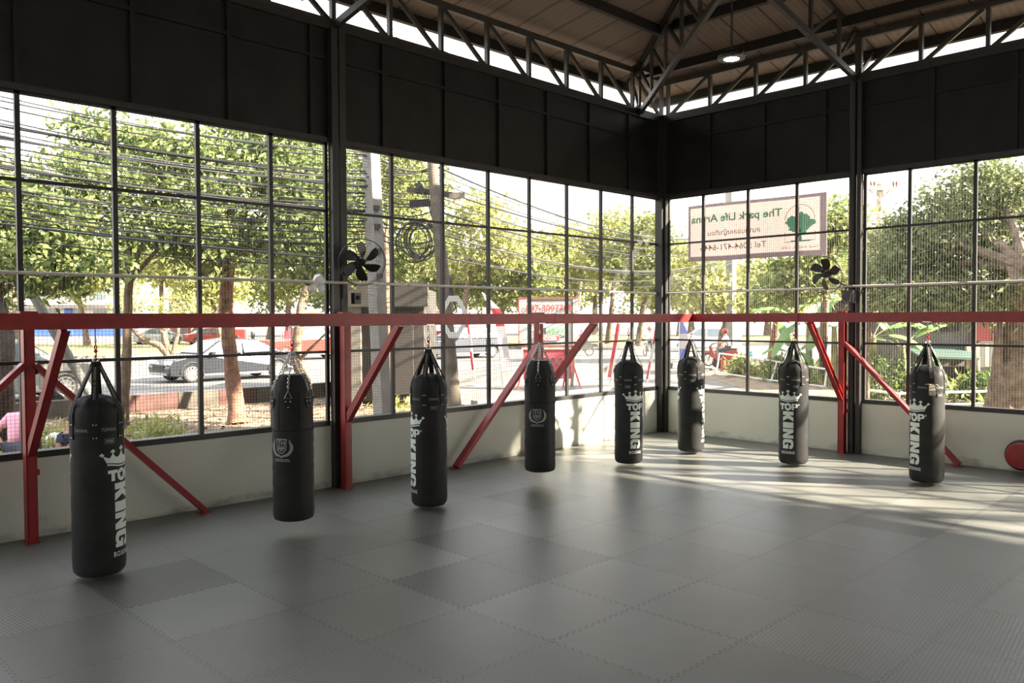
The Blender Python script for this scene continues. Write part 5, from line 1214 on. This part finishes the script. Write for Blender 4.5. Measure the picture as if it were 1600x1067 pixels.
for px in (1450, 1505, 1515, 1548): sh('stilt', 'wood', XX(px)-.04, XX(px)+.04, -.3, ZZ(560), -.6, -.5)
m = MB(); m.add([rot @ Vector(p) for p in ((-.4, -.9, 2.55), (w+.4, -.9, 2.55), (w+.4, 2.5, 3.5), (-.4, 2.5, 3.5), (w+.4, 5.9, 2.55), (-.4, 5.9, 2.55))], [(0,1,2,3), (3,2,4,5)]); o = m.build('roof', 'zinc', t)
o.modifiers.new('s', 'SOLIDIFY').thickness = .04

# ================================================================== VEHICLES
def car(label, pos, heading, body, L=4.6, H=1.45, W=1.78, suv=False, wheel=.32, name='car', pickup=False, wbr=.31):
    t = thing(name, label, 'car', pos, heading, 'vehicles on the street')
    h0 = .24
    if pickup: side = [(-.5,.42),(-.5,.62),(-.16,.64),(-.13,.98),(.12,1.0),(.26,.66),(.47,.58),(.5,.40)]
    elif suv: side = [(-.5,.40),(-.495,.62),(-.45,.96),(-.38,1.0),(.10,1.0),(.26,.68),(.46,.58),(.5,.38)]
    else: side = [(-.5,.40),(-.495,.62),(-.36,.68),(-.18,.97),(-.02,1.0),(.12,.95),(.27,.65),(.46,.54),(.5,.36)]
    bot = [(.49,.17),(.40,.14),(-.40,.14),(-.49,.2)]
    poly = [(x*L, z*H) for x, z in side]+[(x*L, z*H) for x, z in bot]
    def yy(z): 
        zz = z/H; return W/2*(1-.05*max(0, .35-zz)/.35) if zz < .62 else W/2*(1-.26*(zz-.62)/.38)
    n = len(poly); vs = [(x, yy(z), z) for x, z in poly]+[(x, yy(z)*.93, z*.995) for x, z in poly][:0]+[(x, -yy(z), z) for x, z in poly]
    m = MB(); m.add(vs, [tuple(range(n)), tuple(range(2*n-1, n-1, -1))]+[(i, i+n, (i+1) % n+n, (i+1) % n) for i in range(n)])
    o = m.build('body', body, t); bv = o.modifiers.new('b', 'BEVEL'); bv.width = .05; bv.segments = 3; bv.limit_method = 'ANGLE'; bv.angle_limit = R(20)
    # glass on both sides
    if pickup: wins = [[(-.115,.66),(-.10,.93),(.10,.94),(.20,.67)]]
    elif suv: wins = [[(-.43,.66),(-.40,.93),(-.22,.94),(-.22,.66)], [(-.20,.66),(-.20,.94),(-.02,.94),(-.02,.66)], [(.0,.66),(.0,.94),(.095,.94),(.215,.67)]]
    else: wins = [[(-.29,.67),(-.17,.92),(-.06,.94),(-.06,.66)], [(-.045,.66),(-.045,.94),(.10,.91),(.215,.67)]]
    for wv in wins:
        for s_ in (-1, 1):
            q = [(x*L, s_*(yy(z*H)+.006), z*H) for x, z in wv]; q2 = [(x, y-s_*.03, z) for x, y, z in q]; nn = len(q)
            MB().add(q+q2, [tuple(range(nn)), tuple(range(2*nn-1, nn-1, -1))]+[(i, i+nn, (i+1) % nn+nn, (i+1) % nn) for i in range(nn)]).build('side_window', 'glass', t)
    fx = [(.135, .93), (.265, .665)] if not suv else [(.115, .98), (.255, .70)]
    if pickup: fx = [(.13, .97), (.25, .69)]
    q = []
    for x, z in fx: q += [(x*L+.02, yy(z*H)*.9, z*H+.02), (x*L+.02, -yy(z*H)*.9, z*H+.02)]
    q2 = [(x-.03, y, z-.03) for x, y, z in q]
    MB().add(q+q2, [(0,1,3,2), (4,6,7,5), (0,4,5,1), (2,3,7,6), (0,2,6,4), (1,5,7,3)]).build('windscreen', 'glass', t)
    wb = wbr
    for sx in (wb, -wb):
        for s_ in (-1, 1):
            rot = Matrix.Rotation(PI/2*s_, 3, 'X'); c = (sx*L, s_*(W/2-.12), wheel)
            wh = MB().lathe([(.04, -.11), (wheel*.9, -.11), (wheel, -.07), (wheel, .07), (wheel*.9, .11), (wheel*.72, .115), (.04, .10)], 24, c, Matrix.Rotation(-PI/2*s_, 3, 'X')).build('wheel', 'tyre', t, smooth=True)
            m = MB(); m.lathe([(wheel*.60, .10), (wheel*.72, .125), (wheel*.70, .13), (wheel*.60, .11)], 24, c, Matrix.Rotation(-PI/2*s_, 3, 'X'))
            for k in range(10):
                a = 2*PI*k/10; d = Vector((math.cos(a), 0, math.sin(a))); cc_ = Vector(c)+Vector((0, s_*.118, 0)); m.bar(cc_, cc_+d*wheel*.66, .05, .02, (0, 1, 0))
            m.lathe([(.001, .13), (.06, .128), (.065, .11)], 10, c, Matrix.Rotation(-PI/2*s_, 3, 'X')); m.build('rim', 'rim', wh, smooth=True)
            m = MB(); a0 = [(sx*L+wheel*1.18*math.cos(PI*i/12), s_*(W/2-.005), wheel+wheel*1.12*math.sin(PI*i/12)) for i in range(13)]; m.tube(a0, .035, 5); m.build('arch_lip', 'tyre', t)
    for s_ in (-1, 1):
        MB().box((L*.482, s_*W*.36, H*.47), (.16, W*.2, .13)).build('headlamp', 'headlamp', t); MB().box((-L*.492, s_*W*.40, H*.56), (.1, W*.16, .14)).build('tail_light', 'tail', t)
        MB().box((L*.19, s_*(W/2+.08), H*.66), (.13, .18, .11)).build('mirror', body, t); MB().box((0, s_*(W/2-.01), H*.17), (L*.5, .06, .06)).build('sill_trim', 'rim', t)
    MB().box((L*.497, 0, H*.35), (.05, W*.5, .2)).build('grille', 'tyre', t); MB().box((L*.49, 0, H*.21), (.12, W*.8, .07)).build('bumper_trim', 'rim', t)
    return t
f_, r_ = gnd(298, 598, RZ), gnd(432, 590, RZ); dv = (f_-r_); hd_ = math.atan2(dv.y, dv.x); Lc = dv.length/.67
mid = (f_+r_)/2; side = Vector((-math.sin(hd_), math.cos(hd_), 0)); side = side if side.dot(FW) > 0 else -side
car('black saloon car driving left past the red-barked tree', mid+side*.8, hd_, 'carblack', L=Lc, H=1.55, W=1.9, wheel=.34, wbr=.335)
f_ = gnd(106, 624, RZ); car('grey off-road car passing at the left, behind the leaning pole', f_+Vector((-.8, -1.6, 0)), PI/2+.05, 'cargrey', L=4.8, H=1.72, W=1.85, suv=True, wheel=.38)
c = gnd(722, 559, RZ); car('dark blue-grey off-road car facing away right of the octagonal frame', c, R(-98), 'cardark', L=4.7, H=1.75, W=1.85, suv=True, wheel=.37)
c = gnd(1103, 549, RZ); car('white car on the road right of the corner column', c, R(-150), 'carwhite', L=4.6, H=1.6, suv=True)
c = gnd(247, 537, RZ); c = at(247, 530, 72); c.z = RZ+.1; car('small silver car parked beyond the lawn left of the red one', c, R(80), 'carsilver', L=4.4, H=1.45)
c = at(330, 530, 70); c.z = RZ+.1; car('small red car parked beyond the lawn under the arches', c, R(80), 'carred', L=4.2, H=1.45)
c = at(478, 552, 46); c.z = RZ; car('red pickup truck behind the leftmost chain-hung bag', c, R(85), 'carred', L=5.2, H=1.8, pickup=True, wheel=.38, name='pickup_truck')

# ================================================================== PEOPLE
def skin(name, pts, edges, radii, mat, parent):
    me = bpy.data.meshes.new(name); me.from_pydata(pts, edges, []); me.materials.append(MT[mat]); o = bpy.data.objects.new(name, me); COL.objects.link(o); o.parent = parent
    o.modifiers.new('k', 'SKIN'); me.skin_vertices[0].data[0].use_root = True
    for i, r in enumerate(radii): me.skin_vertices[0].data[i].radius = (r, r) if not isinstance(r, tuple) else r
    ss = o.modifiers.new('s', 'SUBSURF'); ss.levels = 2; ss.render_levels = 2
    dg = bpy.context.evaluated_depsgraph_get(); me2 = bpy.data.meshes.new_from_object(o.evaluated_get(dg)); o.modifiers.clear(); o.data = me2; me2.name = name
    me2.polygons.foreach_set('use_smooth', [True]*len(me2.polygons)); me2.materials.clear(); me2.materials.append(MT[mat])
    return o
def person(label, base, face, J, shirt, trousers, sleeve='short', s=1.0, hair=True, group=None):
    """J: joints in a frame x=right of the person, y=forward, z=up (metres from base)"""
    t = thing('person', label, 'person', base, 0, group); f = Vector((math.cos(face), math.sin(face), 0)); r = Vector((f.y, -f.x, 0))
    W_ = lambda p: tuple((r*p[0]+f*p[1]+Zv*p[2])*s)
    j = {k: Vector(v) for k, v in J.items()}
    names = ['pelvis', 'waist', 'chest', 'neck', 'head', 'crown', 'shL', 'elL', 'wrL', 'haL', 'shR', 'elR', 'wrR', 'haR', 'hpL', 'knL', 'anL', 'toL', 'hpR', 'knR', 'anR', 'toR']
    j.setdefault('waist', j['pelvis'].lerp(j['chest'], .45)); up_ = (j['neck']-j['chest']).normalized()
    j.setdefault('crown', j['head']+(j['head']-j['neck']).normalized()*.09)
    hw = Vector((.17, 0, 0)); 
    j.setdefault('shL', j['chest']+Vector((-.17, 0, .05))); j.setdefault('shR', j['chest']+Vector((.17, 0, .05)))
    j.setdefault('hpL', j['pelvis']+Vector((-.09, 0, -.03))); j.setdefault('hpR', j['pelvis']+Vector((.09, 0, -.03)))
    for q in 'LR':
        j.setdefault('ha'+q, j['wr'+q]+(j['wr'+q]-j['el'+q]).normalized()*.09)
        j.setdefault('to'+q, j['an'+q]+Vector((0, .15, -.04)))
    E = [('pelvis', 'waist'), ('waist', 'chest'), ('chest', 'neck'), ('neck', 'head'), ('head', 'crown')]
    for q in 'LR': E += [('chest', 'sh'+q), ('sh'+q, 'el'+q), ('el'+q, 'wr'+q), ('wr'+q, 'ha'+q), ('pelvis', 'hp'+q), ('hp'+q, 'kn'+q), ('kn'+q, 'an'+q), ('an'+q, 'to'+q)]
    rad = dict(pelvis=.13, waist=.12, chest=.14, neck=.05, head=.10, crown=.075, sh=.055, el=.042, wr=.03, ha=.035, hp=.085, kn=.058, an=.04, to=.035)
    ix = {n: i for i, n in enumerate(names)}
    R_ = [(rad.get(n) or rad[n[:2]])*s for n in names]
    body = skin('body', [W_(j[n]) for n in names], [(ix[a], ix[b]) for a, b in E], R_, 'skin', t)
    def cloth(nm, ns, es, rr, mat): skin(nm, [W_(j[n] if isinstance(n, str) else n) for n in ns], es, [x*s for x in rr], mat, t)
    sl = .62 if sleeve == 'short' else .97
    eL, eR = j['shL'].lerp(j['elL'], sl), j['shR'].lerp(j['elR'], sl)
    low = j['pelvis'].lerp(j['waist'], .15)
    cloth('shirt', [low, 'waist', 'chest', 'shL', eL, 'shR', eR, j['chest'].lerp(j['neck'], .55)], [(0, 1), (1, 2), (2, 3), (3, 4), (2, 5), (5, 6), (2, 7)], [.15, .148, .165, .085, .078, .085, .078, .075], shirt)
    cloth('trousers', ['pelvis', 'hpL', 'knL', j['knL'].lerp(j['anL'], .9), 'hpR', 'knR', j['knR'].lerp(j['anR'], .9)], [(0, 1), (1, 2), (2, 3), (0, 4), (4, 5), (5, 6)], [.145, .10, .075, .06, .10, .075, .06], trousers)
    if 'navy' in label: cloth('pink_panel', [j['waist']+Vector((.02, .05, 0)), j['chest']+Vector((.03, .05, -.02))], [(0, 1)], [.13, .14], 'hotpink')
    if hair:
        hd2 = j['head']; cr = j['crown']; back = -Vector((0, 1, 0))*.02
        cloth('hair', [hd2+back*1.2+(cr-hd2)*.2, cr+back*.5+(cr-hd2)*.15], [(0, 1)], [.112, .088], 'hair')
    fwd = Vector((0, 1, 0)); h_ = j['head']
    m = MB(); hc = h_+fwd*.10*1.0
    m.box(W_(hc+Vector((0, .012, -.015))), (.028*s, .03*s, .04*s), Matrix((r, f, Zv)).transposed()); m.build('nose', 'skin', body)
    m = MB()
    for e in (-1, 1): m.lathe([(.001, -.012), (.012, 0), (.001, .012)], 8, W_(h_+Vector((.035*e, .092, .02))))
    m.build('eyes', 'hair', body)
    return t
FA = math.atan2(FW.y, FW.x)
pz = at(24, 690, 13.6); base = Vector((pz.x, pz.y, GZ))
person('person in a pink shirt sitting bent forward outside, seen from behind', base, FA+.1, dict(pelvis=(0, 0, .47), chest=(.02, .14, .90), neck=(.03, .26, 1.0), head=(.04, .38, .96), crown=(.05, .47, .95),
       elL=(-.30, -.02, .68), wrL=(-.16, -.08, .52), elR=(.27, .25, .72), wrR=(.18, .45, .6), knL=(-.16, .42, .52), anL=(-.17, .40, .09), knR=(.16, .42, .52), anR=(.17, .40, .09)), 'pink', 'jeans')
t = thing('stool', 'low stool under the person in the pink shirt', 'stool', base)
MB().lathe([(.02, .30), (.17, .30), (.18, .33), (.02, .34)], 16).build('seat', 'blue', t)
for q in range(4): MB().tube([(.12*math.cos(q*PI/2+.4), .12*math.sin(q*PI/2+.4), .3), (.16*math.cos(q*PI/2+.4), .16*math.sin(q*PI/2+.4), 0)], .018, 6).build('leg', 'blue', t)
pz = at(103, 690, 14.2); base = Vector((pz.x, pz.y, GZ))
person('person in a navy and pink shirt sitting on the ground beside the largest bag', base, FA-PI/2-.2, dict(pelvis=(0, 0, .12), chest=(0, .06, .52), neck=(0, .09, .65), head=(0, .12, .79), elL=(-.26, .04, .33), wrL=(-.16, .24, .28), elR=(.26, .04, .33), wrR=(.16, .24, .28),
       knL=(-.18, .38, .42), anL=(-.16, .55, .05), knR=(.18, .38, .42), anR=(.16, .55, .05)), 'navy', 'jeans')
pb_ = [o for o in bpy.data.objects if o.get('label', '').startswith('person in a navy')][0]
def motorbike(label, c, heading, mat, rider=None, shirt='clothwhite', trousers='jeans'):
    t = thing('motorcycle', label, 'motorcycle', c, heading, 'motorcycles on the street')
    for x in (.62, -.62):
        wm = MB(); wm.tube([(x+.27*math.cos(2*PI*i/20), 0, .29+.27*math.sin(2*PI*i/20)) for i in range(20)], .035, 6, closed=True); wo = wm.build('wheel', 'tyre', t, smooth=True)
        m = MB()
        for k in range(6): m.tube([(x, 0, .29), (x+.25*math.cos(PI*k/3), 0, .29+.25*math.sin(PI*k/3))], .012, 4)
        m.build('spokes', 'rim', wo)
    pl = [(-.75, .62), (-.7, .78), (-.1, .74), (.05, .52), (.35, .55), (.5, .95), (.6, .92), (.5, .42), (.2, .28), (-.35, .30)]
    m = MB(); m.prism(pl, (0, -.13, 0), (1, 0, 0), (0, 0, 1), (0, 1, 0), .26); o = m.build('fairing', mat, t); bv = o.modifiers.new('b', 'BEVEL'); bv.width = .05; bv.segments = 2
    MB().box((-.35, 0, .79), (.7, .24, .08)).build('saddle', 'tyre', t); MB().tube([(.5, 0, .95), (.42, -.3, 1.02)], .018, 6).tube([(.5, 0, .95), (.42, .3, 1.02)], .018, 6).build('handlebar', 'tyre', t)
    MB().tube([(.5, 0, .9), (.62, 0, .29)], .03, 6).build('fork', 'rim', t); MB().box((.6, 0, .86), (.1, .16, .14)).build('headlamp', 'headlamp', t)
    MB().tube([(.62+.33*math.cos(a*PI/8), 0, .29+.33*math.sin(a*PI/8)) for a in range(1, 8)], .045, 6).build('mudguard', mat, t)
    if rider:
        hd3 = heading; p = person(rider, Vector(c), hd3, dict(pelvis=(0, -.3, .86), chest=(0, -.18, 1.28), neck=(0, -.15, 1.42), head=(0, -.12, 1.56), elL=(-.27, .02, 1.08), wrL=(-.27, .33, 1.06), elR=(.27, .02, 1.08), wrR=(.27, .33, 1.06),
               knL=(-.2, .1, .74), anL=(-.17, -.05, .34), knR=(.2, .1, .74), anR=(.17, -.05, .34)), shirt, trousers)
        m = MB(); m.lathe([(.02, -.1), (.135, -.08), (.15, .0), (.12, .1), (.05, .145), (.01, .15)], 16, Vector((math.cos(hd3), math.sin(hd3), 0))*-.12+Zv*1.6); m.build('helmet', 'carred' if shirt == 'clothwhite' else 'carwhite', p, smooth=True)
motorbike('motorcycle ridden to the right of the phone-number board', gnd(906, 556, RZ), R(-115), 'tyre', 'rider in a pale top on the motorcycle right of the phone-number board', 'pink')
motorbike('motorcycle approaching between the red flags and the corner', gnd(1014, 556, RZ), R(-75), 'cargrey', 'rider in a white shirt beside the corner column', 'clothwhite')
motorbike('red motorcycle behind the leaning trunk at the garden corner', gnd(1128, 572, RZ), R(-160), 'carred', 'rider in a white shirt and red helmet beside the lamp pole', 'clothwhite')
motorbike('parked motorcycle across the road left of the white feather flag', at(762, 527, 75)-Vector((0, 0, 0)) if False else Vector((*at(762, 527, 75).xy, RZ+.14)), R(-30), 'tyre')
motorbike('parked motorcycle across the road beyond the sedan', Vector((*at(395, 520, 76).xy, RZ+.14)), R(160), 'tyre')
# ================================================================== LIGHT
w = bpy.data.worlds.new('world'); S.world = w; w.use_nodes = True; nt = w.node_tree; bg = nt.nodes['Background']
tc = nt.nodes.new('ShaderNodeTexCoord'); sp = nt.nodes.new('ShaderNodeSeparateXYZ'); nt.links.new(tc.outputs['Generated'], sp.inputs[0])
cr = nt.nodes.new('ShaderNodeValToRGB'); e = cr.color_ramp.elements
e[0].position = 0.0; e[0].color = (1.0, 0.955, 0.89, 1); e[1].position = 0.55; e[1].color = (0.90, 0.94, 1.0, 1)
nt.links.new(sp.outputs[2], cr.inputs[0]); nt.links.new(cr.outputs[0], bg.inputs['Color']); bg.inputs['Strength'].default_value = SKY
sd = bpy.data.lights.new('sun', 'SUN'); so = bpy.data.objects.new('sun', sd); COL.objects.link(so)
sd.energy = SUN; sd.color = (1.0, 0.87, 0.70); sd.angle = R(1.2)
so.rotation_euler = Vector(SUNDIR).to_track_quat('Z', 'Y').to_euler()
ll = bpy.data.lights.new('lamp_light', 'SPOT'); lo = bpy.data.objects.new('lamp_light', ll); COL.objects.link(lo); ll.energy = 60; ll.spot_size = R(140); ll.color = (.95, 1, .9); ll.shadow_soft_size = .14; lo.location = lp-Vector((0, 0, .03))
S.view_settings.view_transform = 'Standard'; S.view_settings.look = 'None'; S.view_settings.gamma = 1; S.view_settings.use_curve_mapping = False
S.view_settings.exposure = EXPO
S.cycles.max_bounces = 8; S.cycles.diffuse_bounces = 5; S.cycles.transparent_max_bounces = 8; S.cycles.use_denoising = True
S.cycles.sample_clamp_indirect = 6
